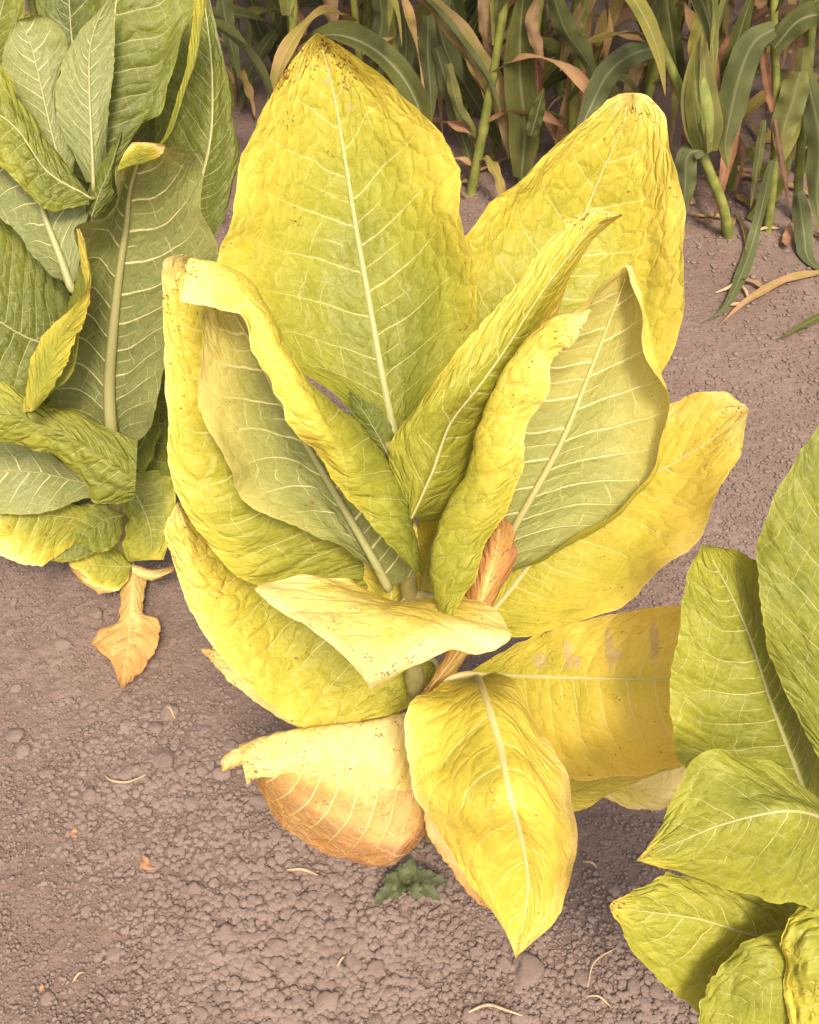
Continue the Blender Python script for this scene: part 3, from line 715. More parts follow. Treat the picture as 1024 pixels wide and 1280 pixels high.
    lf(rails=lmr([(600,900,1.42),(640,930),(700,950,1.37),(790,945),(870,930,1.32)], [(600,920,1.42),(640,965),(700,990,1.37),(790,965),(870,940,1.32)],
                 [(600,930,1.42),(640,985),(705,1016,1.38),(785,982),(870,950,1.33)]),
       rb=.95, re=1.05, n=10, seed=17, rib=0, nu=40, label='dull yellow leaf under the right hand leaf')
    lf(rails=lmr([(690,930,1.46),(760,950),(870,930,1.40)], [(690,950,1.46),(760,980),(820,985),(870,950,1.40)],
                 [(690,960,1.46),(757,998),(812,1014),(850,1000),(880,970,1.41)]),
       rb=1.2, re=1.32, n=8, seed=18, rib=0, nu=30, nv=70, label='tan withered leaf lowest on the right')
    # older leaf folded in between the others
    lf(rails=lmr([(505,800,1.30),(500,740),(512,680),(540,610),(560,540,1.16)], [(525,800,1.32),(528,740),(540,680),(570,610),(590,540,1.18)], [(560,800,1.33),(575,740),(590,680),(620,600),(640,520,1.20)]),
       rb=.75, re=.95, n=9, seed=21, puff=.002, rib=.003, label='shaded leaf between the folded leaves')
    lf(rails=lmr([(470,760,1.26),(455,720),(460,680),(475,620,1.16)], [(490,770,1.27),(490,720),(495,680),(500,610,1.16)], [(512,770,1.27),(525,720),(522,680),(515,610,1.16)]),
       rb=.9, re=1.2, n=6, seed=22, puff=.002, rib=.004, mot=.8)
    # heart of the plant
    lf(rails=lmr([(482,572,1.075),(450,540),(437,510),(436,488,1.04)], [(486,570,1.07),(470,540),(455,515),(437,489,1.04)], [(492,570,1.075),(492,540),(476,512),(438,490,1.04)]),
       rb=.25, re=.2, n=6, seed=19, rib=.002, nu=20, nv=40, puff=.001, wave=.001, tipspeck=0, label='small green young leaf at the heart')
    lf(rails=lmr([(480,580,1.09),(452,560),(440,535),(447,512,1.06)], [(484,578,1.085),(465,555),(455,535),(450,512,1.06)], [(490,578,1.09),(480,550),(466,530),(452,512,1.06)]),
       rb=.5, re=.7, n=6, seed=20, rib=.002, nu=20, nv=40, puff=.001, wave=.001, tipspeck=0)
    return t

def left_plant():
    base = PG(150, 722)
    t = thing('tobacco_plant', 'green tobacco plant at the left with a dead leaf hanging from its foot', 'plant', base, 'tobacco plants in the row')
    stalk(t, [base - [0, 0, .03], P(150, 660, 1.87), P(146, 600, 1.79), P(138, 480, 1.66), P(125, 330, 1.50), P(118, 245, 1.45)], .017, .007)
    def lf(**k):
        if k['re'] < 1: k['rb'] += .07; k['re'] += .09
        return leaf(t, **dict(dict(nv=100, nu=44, tipspeck=.2), **k))
    # back leaves
    lf(rails=[(-1, [(190,330,1.62),(190,240),(195,150),(205,70),(225,-10),(240,-60,1.56)]), (0, [(200,340,1.63),(235,270),(262,180,1.58),(265,90),(258,20),(245,-60,1.56)]),
              (.5, [(205,345,1.62),(262,280),(285,190,1.57),(280,90),(268,20),(248,-60,1.56)]), (1, [(210,350,1.60),(272,288),(297,210),(292,140),(277,70),(262,10),(250,-60,1.55)])],
       rb=.18, re=.28, n=13, seed=31, puff=.003, label='dark green leaf at the back right')
    lf(rails=[(-1, [(118,240,1.50),(125,150),(120,60),(130,-30),(160,-70,1.44)]), (0, [(126,240,1.48),(134,140),(140,60,1.44),(146,0),(165,-70,1.42)]),
              (.5, [(130,240,1.49),(165,170),(190,100,1.46),(200,20),(175,-70,1.42)]), (1, [(135,235,1.48),(152,165),(200,142),(205,105),(226,60),(245,5),(225,-50),(180,-75,1.42)])],
       rb=.18, re=.32, n=9, seed=32, puff=.0045, wave=.008, wf=3, rib=.006, label='glossy dark green leaf with its rib seen from the side')
    lf(rails=lmr([(190,190,1.49),(205,170),(222,120),(232,85),(240,30),(252,-40,1.42)], [(200,185,1.48),(212,168),(232,112),(242,80),(250,30),(258,-40,1.41)],
                 [(206,182,1.49),(218,160),(232,102),(243,85),(250,50),(264,-40,1.42)]), rb=.5, re=.75, n=14, seed=33, rib=0, nu=20, speck=.15, wave=.004)
    lf(rails=lmr([(110,235,1.50),(90,150),(60,60),(45,-20),(60,-60,1.46)], [(115,235,1.52),(105,140),(90,50),(85,-20),(80,-60,1.46)], [(120,235,1.50),(130,140),(140,60),(150,0),(100,-60,1.46)]),
       rb=.05, re=.1, n=10, seed=34, puff=.003)
    lf(rails=lmr([(-40,200,1.50),(-70,100),(-50,0),(0,-40,1.44)], [(-20,180,1.50),(-20,90),(0,20),(15,-40,1.44)], [(0,160,1.50),(15,80),(30,20),(25,-40,1.44)]),
       rb=.22, re=.3, n=9, seed=35)
    # young upright leaves
    lf(rails=lmr([(78,225,1.46),(60,190),(22,140),(2,100),(6,60),(20,28),(38,18,1.39)], [(82,225,1.45),(66,170),(52,110),(40,60),(28,26),(38,18,1.39)],
                 [(90,225,1.46),(92,180),(70,120),(84,60),(82,45),(60,22),(38,18,1.39)]), face=-1, rb=.28, re=.40, n=10, seed=36, rib=.0045, puff=.0012, label='young upright leaf with pale veins')
    lf(rails=lmr([(108,228,1.44),(98,205),(75,160),(69,125),(78,80),(98,40),(130,5),(148,-20,1.36)], [(117,228,1.43),(115,180),(112,110),(113,60),(125,20),(148,-20,1.36)],
                 [(124,228,1.44),(132,170),(139,110),(143,60),(143,10),(148,-20,1.36)]), face=-1, rb=.24, re=.38, n=13, seed=37, rib=.0045, puff=.0012, label='slender upright leaf with pale veins')
    lf(rails=lmr([(105,262,1.45),(112,230),(130,200),(150,165,1.42)], [(115,270,1.44),(125,240),(138,210),(152,165,1.41)], [(125,272,1.45),(140,245),(142,215),(154,165,1.42)]),
       rb=.15, re=.2, n=6, seed=38, nu=20, nv=40, rib=.002, puff=.001)
    # puckered leaf at the far left, and the ribbed one below it
    lf(rails=lmr([(112,255,1.42),(60,262),(20,225),(-20,190),(-60,150,1.36)], [(110,245,1.42),(60,215),(20,160,1.38),(-20,130),(-60,100,1.36)],
                 [(106,235,1.43),(65,180),(30,130),(0,80),(-60,50,1.37)]), rb=.3, re=.5, n=10, seed=39, crink=0.90, puff=.005, wave=.006, label='puckered leaf arching to the left')
    lf(rails=lmr([(88,360,1.48),(50,330),(20,290),(-30,250),(-70,220,1.44)], [(90,355,1.46),(62,285),(38,225),(0,196),(-70,150,1.42)],
                 [(96,350,1.46),(110,270),(118,250),(70,228),(0,180),(-70,120,1.42)]), face=-1, rb=.24, re=.3, n=9, seed=40, rib=.009, puff=.001, label='leaf showing its thick grey rib')
    lf(rails=lmr([(90,470,1.60),(40,520),(-20,520),(-80,440,1.50)], [(95,440,1.60),(30,420),(-30,380),(-80,340,1.48)],
                 [(100,400,1.60),(72,340),(40,270),(0,225),(-80,200,1.48)]), rb=.2, re=.3, n=9, seed=41, puff=.0025, label='wide dark green leaf at the far left')
    # middle leaf facing out with rolled left margin
    lf(rails=[(-1, [(128,560,1.60),(60,545),(30,515),(52,505,1.48),(85,470),(100,420),(108,370),(97,300,1.36),(96,287),(132,272),(146,250),(144,212),(166,180,1.26)]),
              (-.8, [(130,555,1.62),(70,510),(40,490),(50,450,1.52),(78,405),(92,370),(100,330),(110,290,1.37),(135,275),(150,250),(152,212),(168,180,1.26)]),
              (-.5, [(134,550,1.62),(100,490),(95,430),(115,370,1.48),(128,310),(142,265),(158,220),(170,181,1.26)]),
              (0, [(140,548,1.60),(138,480),(142,420),(150,345,1.44),(158,285),(162,240),(172,205),(180,182,1.26)]),
              (.5, [(150,550,1.62),(170,490),(185,420),(205,350,1.44),(215,290),(212,240),(205,205),(195,184,1.26)]),
              (1, [(160,560,1.62),(192,530),(200,470),(225,410),(268,335,1.44),(272,305),(252,262),(252,215),(246,192),(222,184),(205,183,1.26)])],
       face=-1, at=.3, rb=.28, re=.46, n=11, seed=42, tipr=.45, puff=.0016, wave=.003, rib=.0085, nu=64, nv=120, jag=.002, label='upright leaf with grey rib and a pale folded tip')
    lf(rails=lmr([(146,214,1.272),(154,194),(165,178,1.245)], [(164,207,1.262),(172,192),(183,178,1.24)], [(188,203,1.265),(203,192),(207,181,1.245)]),
       rb=.62, re=1.25, n=4, seed=43, tipr=.3, nu=16, nv=24, rib=0, puff=.001, wave=.001, jag=.0006, label='pale folded leaf tip')
    lf(rails=lmr([(28,516,1.47),(36,465),(48,428,1.42),(82,392),(106,366,1.36),(98,310),(95,286,1.325)], [(40,514,1.46),(56,468),(76,420,1.405),(98,382),(110,350,1.345),(101,306),(97,286,1.32)],
                 [(46,512,1.465),(72,478),(92,428,1.41),(110,388),(114,340,1.35),(105,302),(99,286,1.325)]), rb=.62, re=.95, n=9, seed=44, rib=0, nu=24, nv=80, speck=.2, wave=.006, label='yellowing rolled leaf margin')
    # lower leaves
    lf(rails=lmr([(168,626,1.58),(122,630),(98,595),(60,567),(0,553),(-60,560,1.55)], [(170,600,1.56),(128,572),(72,538),(0,518),(-60,522,1.52)], [(172,552,1.56),(140,538),(90,512),(40,500),(0,478),(-60,470,1.54)]),
       rb=.36, re=.52, n=9, seed=45, crink=0.90, puff=.005, wave=.005, rib=0, speck=.1, nu=50, nv=100, label='light green leaf folded across the stalk')
    lf(rails=lmr([(140,610,1.79),(90,585),(40,555),(-60,545,1.68)], [(140,615,1.79),(90,600),(40,590),(-60,590,1.68)], [(140,620,1.79),(100,625),(60,640),(-60,640,1.70)]),
       face=-1, rb=.35, re=.5, n=8, seed=46, puff=.001, rib=.003)
    lf(rails=lmr([(120,640,1.82),(80,625),(20,605),(-60,590,1.72)], [(120,650,1.82),(70,645),(10,640),(-60,630,1.70)], [(120,660,1.83),(80,690),(45,708),(0,695),(-60,680,1.72)]),
       rb=.5, re=.95, n=8, seed=47, puff=.003, speck=.3, rib=.002, brown=.2, label='yellowing lower leaf with rusty blotches')
    lf(rails=lmr([(140,640,1.83),(100,630),(60,660),(52,690,1.80)], [(142,650,1.83),(110,660),(80,685),(60,700,1.80)], [(145,665,1.84),(120,690),(90,702),(65,702,1.80)]),
       rb=.2, re=.4, n=6, seed=48, nu=24, nv=40, rib=.002)
    lf(rails=lmr([(165,705,1.90),(140,680),(112,668),(92,690),(86,706,1.84)], [(165,708,1.89),(140,708),(115,706),(86,706,1.83)], [(165,712,1.90),(152,735),(125,741),(105,730),(86,707,1.84)]),
       rb=.55, re=.95, n=7, seed=49, nu=30, nv=50, brown=.6, rib=.002, puff=.002, label='small leaf with an orange scorched edge')
    lf(rails=lmr([(150,600,1.80),(158,650),(155,690),(165,702,1.82)], [(160,600,1.78),(185,650),(190,680),(185,700,1.80)], [(175,590,1.78),(212,590),(219,640),(205,700,1.80)]),
       rb=.35, re=.55, n=7, seed=50, nu=30, nv=50, puff=.004, wave=.006, brown=.2, label='crumpled leaf beside the stalk')
    lf(rails=lmr([(150,560,1.76),(180,590),(195,560),(200,520),(195,470,1.66)], [(150,555,1.78),(175,560),(185,530),(190,500),(195,470,1.66)], [(150,550,1.78),(165,540),(170,510),(180,490),(194,470,1.66)]),
       rb=.3, re=.35, n=7, seed=51, nu=24, nv=40)
    lf(rails=lmr([(150,640,1.80),(120,630),(98,650),(92,672,1.74)], [(152,645,1.80),(130,650),(112,665),(95,676,1.74)], [(155,655,1.81),(145,680),(125,690),(97,680,1.75)]),
       rb=.28, re=.4, n=5, seed=53, nu=24, nv=40, puff=.003, rib=.002)
    # dark leaves behind, closing the gaps
    lf(rails=lmr([(150,420,1.66),(60,340),(30,200),(60,60),(110,-40,1.60)], [(160,420,1.67),(130,320),(115,200),(115,80),(120,-40,1.61)], [(170,420,1.66),(215,330),(215,210),(190,90),(130,-40,1.60)]),
       rb=.14, re=.2, n=12, seed=54, puff=.003)
    lf(rails=lmr([(160,600,1.84),(190,640),(214,600),(222,520),(215,430,1.72)], [(158,590,1.85),(175,590),(185,550),(195,500),(210,430,1.73)], [(156,570,1.86),(160,540),(170,500),(185,460),(205,425,1.74)]),
       rb=.22, re=.3, n=9, seed=55, puff=.003)
    lf(rails=lmr([(140,600,1.88),(90,640),(20,640),(-60,600,1.80)], [(140,580,1.88),(80,580),(20,560),(-60,540,1.80)], [(140,540,1.88),(80,520),(20,490),(-60,470,1.80)]),
       rb=.2, re=.26, n=9, seed=56, puff=.003)
    # dead leaf hanging onto the soil
    lf(rails=lmr([(158,712,1.93),(150,745),(147,775),(125,790),(115,805,1.83),(135,825),(148,850),(152,863,1.76)], [(168,715,1.92),(165,750),(162,785),(160,810,1.82),(156,835),(152,863,1.76)],
                 [(184,722,1.93),(181,745),(180,768),(196,775),(198,800,1.83),(182,830),(165,850),(152,863,1.76)]),
       rb=1.42, re=1.55, n=9, seed=60, puff=.003, wave=.005, rib=.003, jag=.004, speck=.15, nu=40, nv=80, label='dead tan leaf hanging to the soil')
    lf(rails=lmr([(165,705,1.90),(190,712),(218,708,1.88)], [(165,712,1.89),(190,720),(216,714,1.86)], [(165,718,1.90),(190,726),(212,716,1.87)]), rb=1.3, re=1.5, n=4, seed=61, nu=12, nv=24, rib=0)
    return t

def right_plant():
    base = np.array([.41, .45, 0.0])
    t = thing('tobacco_plant', 'green tobacco plant cut off at the right, its lowest leaves yellowing', 'plant', base, 'tobacco plants in the row')
    stalk(t, [base - [0, 0, .03], P(1090, 1400, 1.30), P(1080, 1200, 1.10), P(1065, 1080, 1.0), P(1060, 1020, .95)], .016, .008)
    lf = lambda **k: leaf(t, **dict(dict(tipspeck=.25), **k))
    lf(rails=[(-1, [(1010,1010,1.12),(930,990),(855,955,1.08),(838,890),(844,820),(855,750),(863,705),(875,681,1.0)]), (0, [(1012,1005,1.13),(995,960),(965,880,1.07),(935,790),(905,725),(880,682,1.0)]),
              (.5, [(1020,1005,1.13),(1015,930),(990,840,1.09),(945,750),(905,695),(882,682,1.0)]), (1, [(1040,1000,1.13),(1035,920),(1010,840,1.1),(975,760),(950,705),(920,690),(884,681,1.0)])],
       rb=.50, re=.64, n=10, seed=71, puff=.0025, rib=.0045, speck=.1, label='green leaf standing beside the yellow plant')
    lf(rails=[(-1, [(1050,1000,1.05),(1012,925),(975,850),(955,790),(947,720,.99),(956,655),(985,590),(1024,528),(1060,480),(1090,450,.93)]), (0, [(1065,1000,1.06),(1055,900),(1050,780,1.0),(1060,650),(1080,540),(1092,450,.93)]),
              (1, [(1080,1000,1.05),(1120,900),(1150,780,1.0),(1160,650),(1140,540),(1094,450,.93)])],
       rb=.42, re=.48, n=11, seed=72, puff=.003, cup=.06, rib=.005, label='big dark green leaf running off the edge')
    lf(rails=[(-1, [(1090,1030,1.0),(1040,1010),(970,958,.94),(905,940),(873,944,.93),(850,980),(822,1038),(796,1076,.93)]), (-.5, [(1090,1045,.99),(1030,1015),(960,985,.91),(895,985),(850,1025),(796,1076,.93)]),
              (0, [(1090,1060,.98),(1040,1028),(980,1014,.89),(905,1030),(850,1052),(796,1076,.93)]), (.5, [(1090,1080,.99),(1040,1070),(970,1062,.90),(900,1065),(840,1074),(796,1076,.93)]),
              (1, [(1090,1120,1.0),(1040,1135),(985,1130,.93),(930,1116),(870,1096),(830,1086),(796,1076,.93)])],
       rb=.48, re=.62, tipr=.42, n=10, seed=73, puff=.0016, rib=.0042, tipspeck=.5, speck=.05, label='arched green leaf with a yellow tip')
    lf(rails=lmr([(1060,1120,1.08),(985,1118),(900,1105),(835,1092,1.03),(790,1115),(762,1133,1.0)], [(1060,1180,1.08),(1000,1180),(940,1168,1.04),(870,1148),(810,1140),(762,1133,1.0)],
                 [(1060,1340,1.12),(980,1340),(905,1290,1.07),(840,1240),(788,1182),(762,1133,1.0)]),
       rb=.55, re=.72, tipr=.5, n=9, seed=74, puff=.003, rib=.004, cup=.03, tipspeck=.7, label='green leaf with a yellow speckled tip')
    lf(rails=lmr([(1060,1150,1.02),(1000,1160),(950,1168,.985),(908,1198),(878,1252),(872,1300,1.0)], [(1060,1210,1.0),(1010,1210),(960,1230,.97),(920,1270),(880,1310,1.0)],
                 [(1060,1280,1.02),(1010,1300),(960,1340,1.0),(890,1330,1.02)]), rb=.54, re=.64, n=9, seed=75, puff=.002, rib=0, label='rounded leaf at the lower edge')
    lf(rails=lmr([(1060,1100,1.0),(1010,1128),(984,1150,.96),(980,1200),(983,1260),(1000,1330,.98)], [(1075,1110,.99),(1040,1150),(1025,1200,.945),(1030,1270),(1040,1340,.97)],
                 [(1090,1120,1.0),(1080,1180),(1085,1250,.96),(1080,1340,.98)]), rb=.68, re=.95, n=9, seed=76, crink=0.90, puff=.005, wave=.006, speck=.3, rib=0, label='yellowing crinkled leaf at the corner')
    lf(rails=lmr([(1090,1040,1.05),(1130,1000),(1200,960,1.0)], [(1090,1060,1.05),(1150,1040),(1230,1000,.98)], [(1090,1090,1.05),(1160,1090),(1240,1040,1.0)]), rb=.35, re=.45, n=9, seed=77)
    lf(rails=lmr([(1080,1100,1.06),(1100,1200),(1180,1290,1.0)], [(1095,1090,1.06),(1150,1180),(1210,1270,.98)], [(1100,1080,1.06),(1190,1130),(1230,1250,1.0)]), rb=.4, re=.5, n=9, seed=78)
    return t

main_plant(); left_plant(); right_plant()

# ------------------------------------------------------------------ corn
def ribbon_mesh(name, mid, width, ripe, fold=.18, twist=None, origin=(0, 0, 0), nv=30, wave=.006, side=None, mat=None, tip_dry=.35, seed=0, ovate=False):
    mid = resample(np.asarray(mid), nv); v = np.linspace(0, 1, nv); nu = 7
    T = np.gradient(mid, axis=0); T /= np.linalg.norm(T, axis=1)[:, None] + 1e-9
    if side is None:
        sd_ = np.cross(T, [0, 0, 1.0]); bad = np.linalg.norm(sd_, axis=1) < .15
        sd_[bad] = np.cross(T[bad], CAM - mid[bad])
    else: sd_ = np.broadcast_to(np.asarray(side, float), T.shape).copy()
    sd_ -= (sd_ * T).sum(1)[:, None] * T
    sd_ /= np.linalg.norm(sd_, axis=1)[:, None] + 1e-9
    for i in range(1, nv):
        if np.dot(sd_[i], sd_[i - 1]) < 0: sd_[i] *= -1
    N = np.cross(sd_, T)
    if twist is not None:
        a = np.asarray(twist) if np.ndim(twist) else np.linspace(0, twist, nv)
        sd_, N = sd_ * np.cos(a)[:, None] + N * np.sin(a)[:, None], N * np.cos(a)[:, None] - sd_ * np.sin(a)[:, None]
    prof = np.minimum(1, .55 + 2.2 * v) * np.clip((1 - v) * 2.4, 0, 1) ** .8 + .01
    if ovate: prof = (np.sin(np.pi * np.clip(v, .02, .985) ** 1.25) ** .75) * (1 + .16 * np.sin(v * 40)) * .9 + .08
    W = width * prof
    U = np.linspace(-1, 1, nu); uu, vv = np.meshgrid(U, v)
    G = mid[:, None] + sd_[:, None] * (W[:, None] * U[None] * .5)[..., None]
    dz = fold * np.abs(uu) * W[:, None] + wave * np.abs(uu) ** 2 * np.sin(vv * 22 + seed + np.sign(uu) * 1.3) * np.minimum(1, W[:, None] / .05)
    G = G + N[:, None] * dz[..., None]
    G[..., 2] = np.maximum(G[..., 2], .002)
    rp = ripe + tip_dry * sstep(.75, 1, vv) + (fbm(uu + seed, vv * 5 + seed, 1.0, 2) - .4) * .3
    return mesh_from(name, (G - np.asarray(origin)).reshape(-1, 3), grid_faces(nv, nu), mat or M_CORN, {'ripe': rp}, np.stack([(uu + 1) / 2, vv], -1).reshape(-1, 2))

def corn_stalk(t, pts, r=.012, mat=None):
    path = resample(np.array(pts), 60); s = np.r_[0, np.cumsum(np.linalg.norm(np.diff(path, axis=0), axis=1))]
    rad = r * (1 - .45 * s / max(s[-1], .5)) * (1 + .22 * np.exp(-((s % .14 - .07) / .006) ** 2))
    link('stalk', tube_mesh('stalk', path, rad, mat or M_CSTALK, 10, np.array(t.location)), t)

def corn_plant(x, y, label, h=1.55, lean=(0, 0), seed=0, dry=.3, group='corn plants behind the tobacco', leaves=8, low=.06):
    rg = np.random.default_rng(seed + 740)
    base = np.array([x, y, float(ground_height(x, y)) - .012])
    t = thing('corn_plant', label, 'corn plant', base, group)
    top = base + [lean[0] * h, lean[1] * h, h]
    bendv = np.array([rg.normal(0, .03), rg.normal(0, .03), 0])
    corn_stalk(t, [base - [0, 0, .02], base + (top - base) * .3 + bendv, base + (top - base) * .65 + bendv, top], r=rg.uniform(.010, .014))
    az0 = rg.uniform(0, 6.28)
    for i in range(leaves):
        f = (i + .5) / leaves
        z = low + (h * .95 - low) * f ** 1.5
        p0 = base + (top - base) * (z / h) + bendv * .8
        az = az0 + i * math.pi + rg.normal(0, .5)
        L = rg.uniform(.45, .75) * (1 - .35 * abs(f - .5))
        dead = f < .36 + dry * .4
        if f < .2: L *= .75
        u0 = rg.uniform(55, 78) if not dead else rg.uniform(10, 55)
        pts = [p0]; a = R(u0); q = p0.copy(); drp = rg.uniform(2.2, 3.4) if not dead else rg.uniform(2.4, 3.8)
        d = np.array([math.cos(az), math.sin(az), 0])
        for s_ in range(8):
            q = q + (L / 8) * (d * math.cos(a) + np.array([0, 0, math.sin(a)])); a -= drp / 8; a = max(a, -1.5)
            if q[2] < .012: q[2] = .012
            pts.append(q.copy())
        rp = rg.uniform(1.0, 1.75) if (dead and rg.random() < .65 + dry * .3) else rg.uniform(.15, .95)
        me = ribbon_mesh('leaf', pts, rg.uniform(.030, .066) * (.65 if (dead and rp > 1) else 1), rp, origin=base, fold=rg.uniform(.08, .3), twist=rg.normal(0, .7), seed=float(rg.uniform(0, 9)),
                         wave=.012 if rp > 1 else .006)
        link('leaf', me, t)
    return t

def cl(t, pts, wpx, ripe, Y, **k):      # a corn leaf seen plainly in the photograph
    p = [PY(a[0], a[1], a[2] if len(a) > 2 else Y) for a in pts]
    d = np.mean([np.dot(q - CAM, FW) for q in p])
    link('leaf', ribbon_mesh('leaf', p, wpx / FPX * d, ripe, origin=np.array(t.location), **dict(dict(side=(1, -.25, 0)), **k)), t)

def traced_corn():
    g = 'corn plants behind the tobacco'
    # leaning stalk with the ear
    b = PG(915, 292); b[2] -= .012
    t = thing('corn_plant', 'leaning green corn stalk carrying one husked ear', 'corn plant', b, g)
    pts = [b - [0, 0, .02], PY(905, 262, 2.42), PY(887, 215, 2.42), PY(872, 178, 2.42), PY(850, 112, 2.42), PY(825, 55, 2.43), PY(800, 0, 2.45)]
    pts += [pts[-1] + np.array([-.08, .05, .30]), pts[-1] + np.array([-.12, .08, .7])]
    corn_stalk(t, pts, .0135)
    e0, e1 = PY(882, 186, 2.395), PY(868, 72, 2.37)
    n = 24; path = resample([e0, .5 * (e0 + e1) + [.004, -.012, 0], e1], n); s = np.linspace(0, 1, n)
    rad = .026 * np.sin(np.pi * np.clip(s * .86 + .10, 0, 1)) ** .7 * (1 - .25 * s) + .002
    ear = link('ear', tube_mesh('ear', path, rad, M_HUSK, 14, b), t)
    for i in range(4):
        a = i * 1.7 + .4
        off = np.array([math.cos(a) * .02, -abs(math.sin(a)) * .022, 0])
        hp = [e0 + off * .8, e0 + (e1 - e0) * .35 + off * 1.5, e0 + (e1 - e0) * .7 + off * 1.15, e1 + off * .3 + np.array([0, 0, .02 * i])]
        link('husk', ribbon_mesh('husk', hp, .042, .45 + .1 * i, origin=b, side=(math.sin(a), -math.cos(a) * .3, 0), fold=-.2, nv=14, wave=.001), ear)
    cl(t, [(868,75),(872,50),(880,20),(884,-20)], 22, .95, 2.40, tip_dry=-.2)
    cl(t, [(880,180),(888,120),(884,60),(880,-10),(884,-40)], 26, 1.35, 2.44)
    cl(t, [(880,186),(862,192),(857,225),(856,272)], 26, .18, 2.38)
    cl(t, [(825,58),(790,68),(762,90),(738,135),(720,175,2.30)], 30, .12, 2.40)
    cl(t, [(850,112),(842,60),(835,10),(830,-40)], 24, .2, 2.45)
    cl(t, [(876,120),(905,90),(935,10),(950,-30)], 20, .25, 2.46)
    # upright stalk with the broad hanging leaf
    b = PG(962, 285); b[2] -= .012
    t = thing('corn_plant', 'upright corn plant with a broad hanging leaf tipped rusty orange', 'corn plant', b, g)
    p = [b - [0, 0, .02], PY(967, 220, 2.48), PY(970, 100, 2.48), PY(968, 0, 2.5)]
    corn_stalk(t, p + [p[-1] + np.array([-.03, .05, .45]), p[-1] + np.array([-.02, .1, .9])], .011)
    cl(t, [(968,36),(945,50),(926,90),(914,140),(907,180),(910,212)], 36, .28, 2.38, tip_dry=.9)
    cl(t, [(970,40),(990,30),(1015,5),(1050,-20)], 26, .1, 2.46)
    cl(t, [(968,60),(1000,25),(1030,20),(1060,60)], 30, .15, 2.40)
    cl(t, [(966,140),(958,95),(955,60),(960,40)], 10, 1.75, 2.42)
    cl(t, [(968,150),(978,210),(985,250),(986,262)], 8, 1.9, 2.40, tip_dry=.1)
    cl(t, [(966,200),(945,290),(926,345),(905,385,2.2),(880,402,2.05)], 16, .22, 2.40, side=(1, .2, 0))
    cl(t, [(955,150),(945,220),(938,262)], 10, .5, 2.43)
    # yellowing clump at the edge
    b = PG(1000, 275); b[2] -= .012
    t = thing('corn_plant', 'yellowing corn plant with several thick basal shoots at the edge', 'corn plant', b, g)
    p = [b - [0, 0, .02], PY(1000, 200, 2.52), PY(1010, 100, 2.52), PY(1020, 0, 2.54)]
    corn_stalk(t, p + [p[-1] + np.array([.03, .05, .5])], .012)
    cl(t, [(938,275),(965,240),(985,170),(1000,80)], 22, .55, 2.50, tip_dry=.1)
    cl(t, [(1000,90),(990,130),(980,160),(975,200)], 34, .62, 2.44)
    cl(t, [(998,240),(1005,290),(1012,325),(1040,345)], 22, .1, 2.40)
    cl(t, [(1005,60),(1000,120),(985,180),(950,240)], 20, .75, 2.47)
    cl(t, [(1010,100),(1025,180),(1022,250),(1030,300)], 30, .3, 2.45)
    # broad upright blade
    b = PG(652, 232); b[2] -= .012
    t = thing('corn_plant', 'corn plant with one broad straight green blade beside reddish dead sheaths', 'corn plant', b, g)
    p = [b - [0, 0, .02], PY(660, 150, 2.74), PY(668, 60, 2.74), PY(676, -10, 2.76)]
    corn_stalk(t, p + [p[-1] + np.array([.03, .05, .8])], .012)
    cl(t, [(652,222),(656,160),(650,90),(652,20),(660,-40)], 40, .36, 2.62, tip_dry=0, fold=.1)
    cl(t, [(672,0),(664,30),(672,60),(680,90)], 16, 1.55, 2.58)
    cl(t, [(668,160),(672,110),(670,60)], 16, 1.85, 2.66)
    cl(t, [(664,170),(672,140),(680,110)], 18, .2, 2.56)
    cl(t, [(690,-10),(708,40),(730,70),(750,110)], 26, .36, 2.70)
    # dry upright one
    b = PG(705, 190); b[2] -= .012
    t = thing('corn_plant', 'withered tan corn plant with a papery upright stalk', 'corn plant', b, g)
    p = [b - [0, 0, .02], PY(718, 120, 2.95), PY(730, 50, 2.95), PY(742, -10, 2.95)]
    corn_stalk(t, p + [p[-1] + np.array([.05, .05, .6])], .011, M_CDRY)
    cl(t, [(700,175),(716,120),(726,60),(738,0),(745,-30)], 22, 1.35, 2.80, tip_dry=0)
    cl(t, [(712,170),(722,110),(728,40),(732,20)], 20, 1.5, 2.84, tip_dry=0)
    cl(t, [(745,-10),(725,20),(708,60),(700,90)], 18, 1.2, 2.75)
    # left of the gap: long tan and green leaf
    b = PG(590, 190); b[2] -= .012
    t = thing('corn_plant', 'corn plant with a long drooping leaf edged in dry pink tan', 'corn plant', b, g)
    p = [b - [0, 0, .02], PY(575, 110, 2.95), PY(560, 40, 2.95), PY(548, -10, 2.95)]
    corn_stalk(t, p + [p[-1] + np.array([-.03, .05, .7])], .012)
    cl(t, [(520,-12),(548,15),(585,60),(612,100),(628,145),(636,200)], 30, 1.22, 2.66, tip_dry=.2)
    cl(t, [(520,-12),(548,15),(585,62),(612,102),(628,148)], 12, .35, 2.64, tip_dry=.2)
    cl(t, [(606,-20),(605,20),(610,60),(614,80)], 16, 1.5, 2.70)
    cl(t, [(545,20),(560,70),(590,120),(618,170),(630,200)], 26, .12, 2.80)
    cl(t, [(545,60),(560,110),(578,170),(596,228)], 22, .2, 2.72)
    cl(t, [(535,20),(535,70),(538,110),(540,150)], 24, .15, 2.74)
    cl(t, [(560,80),(575,140),(592,165),(594,190)], 14, .7, 2.68)
    b = PG(500, 170); b[2] -= .012
    t = thing('corn_plant', 'corn plant with narrow hanging blue green leaves behind the tall leaf', 'corn plant', b, g)
    p = [b - [0, 0, .02], PY(495, 100, 3.05), PY(488, -10, 3.05)]
    corn_stalk(t, p + [p[-1] + np.array([-.03, .05, .7])], .012)
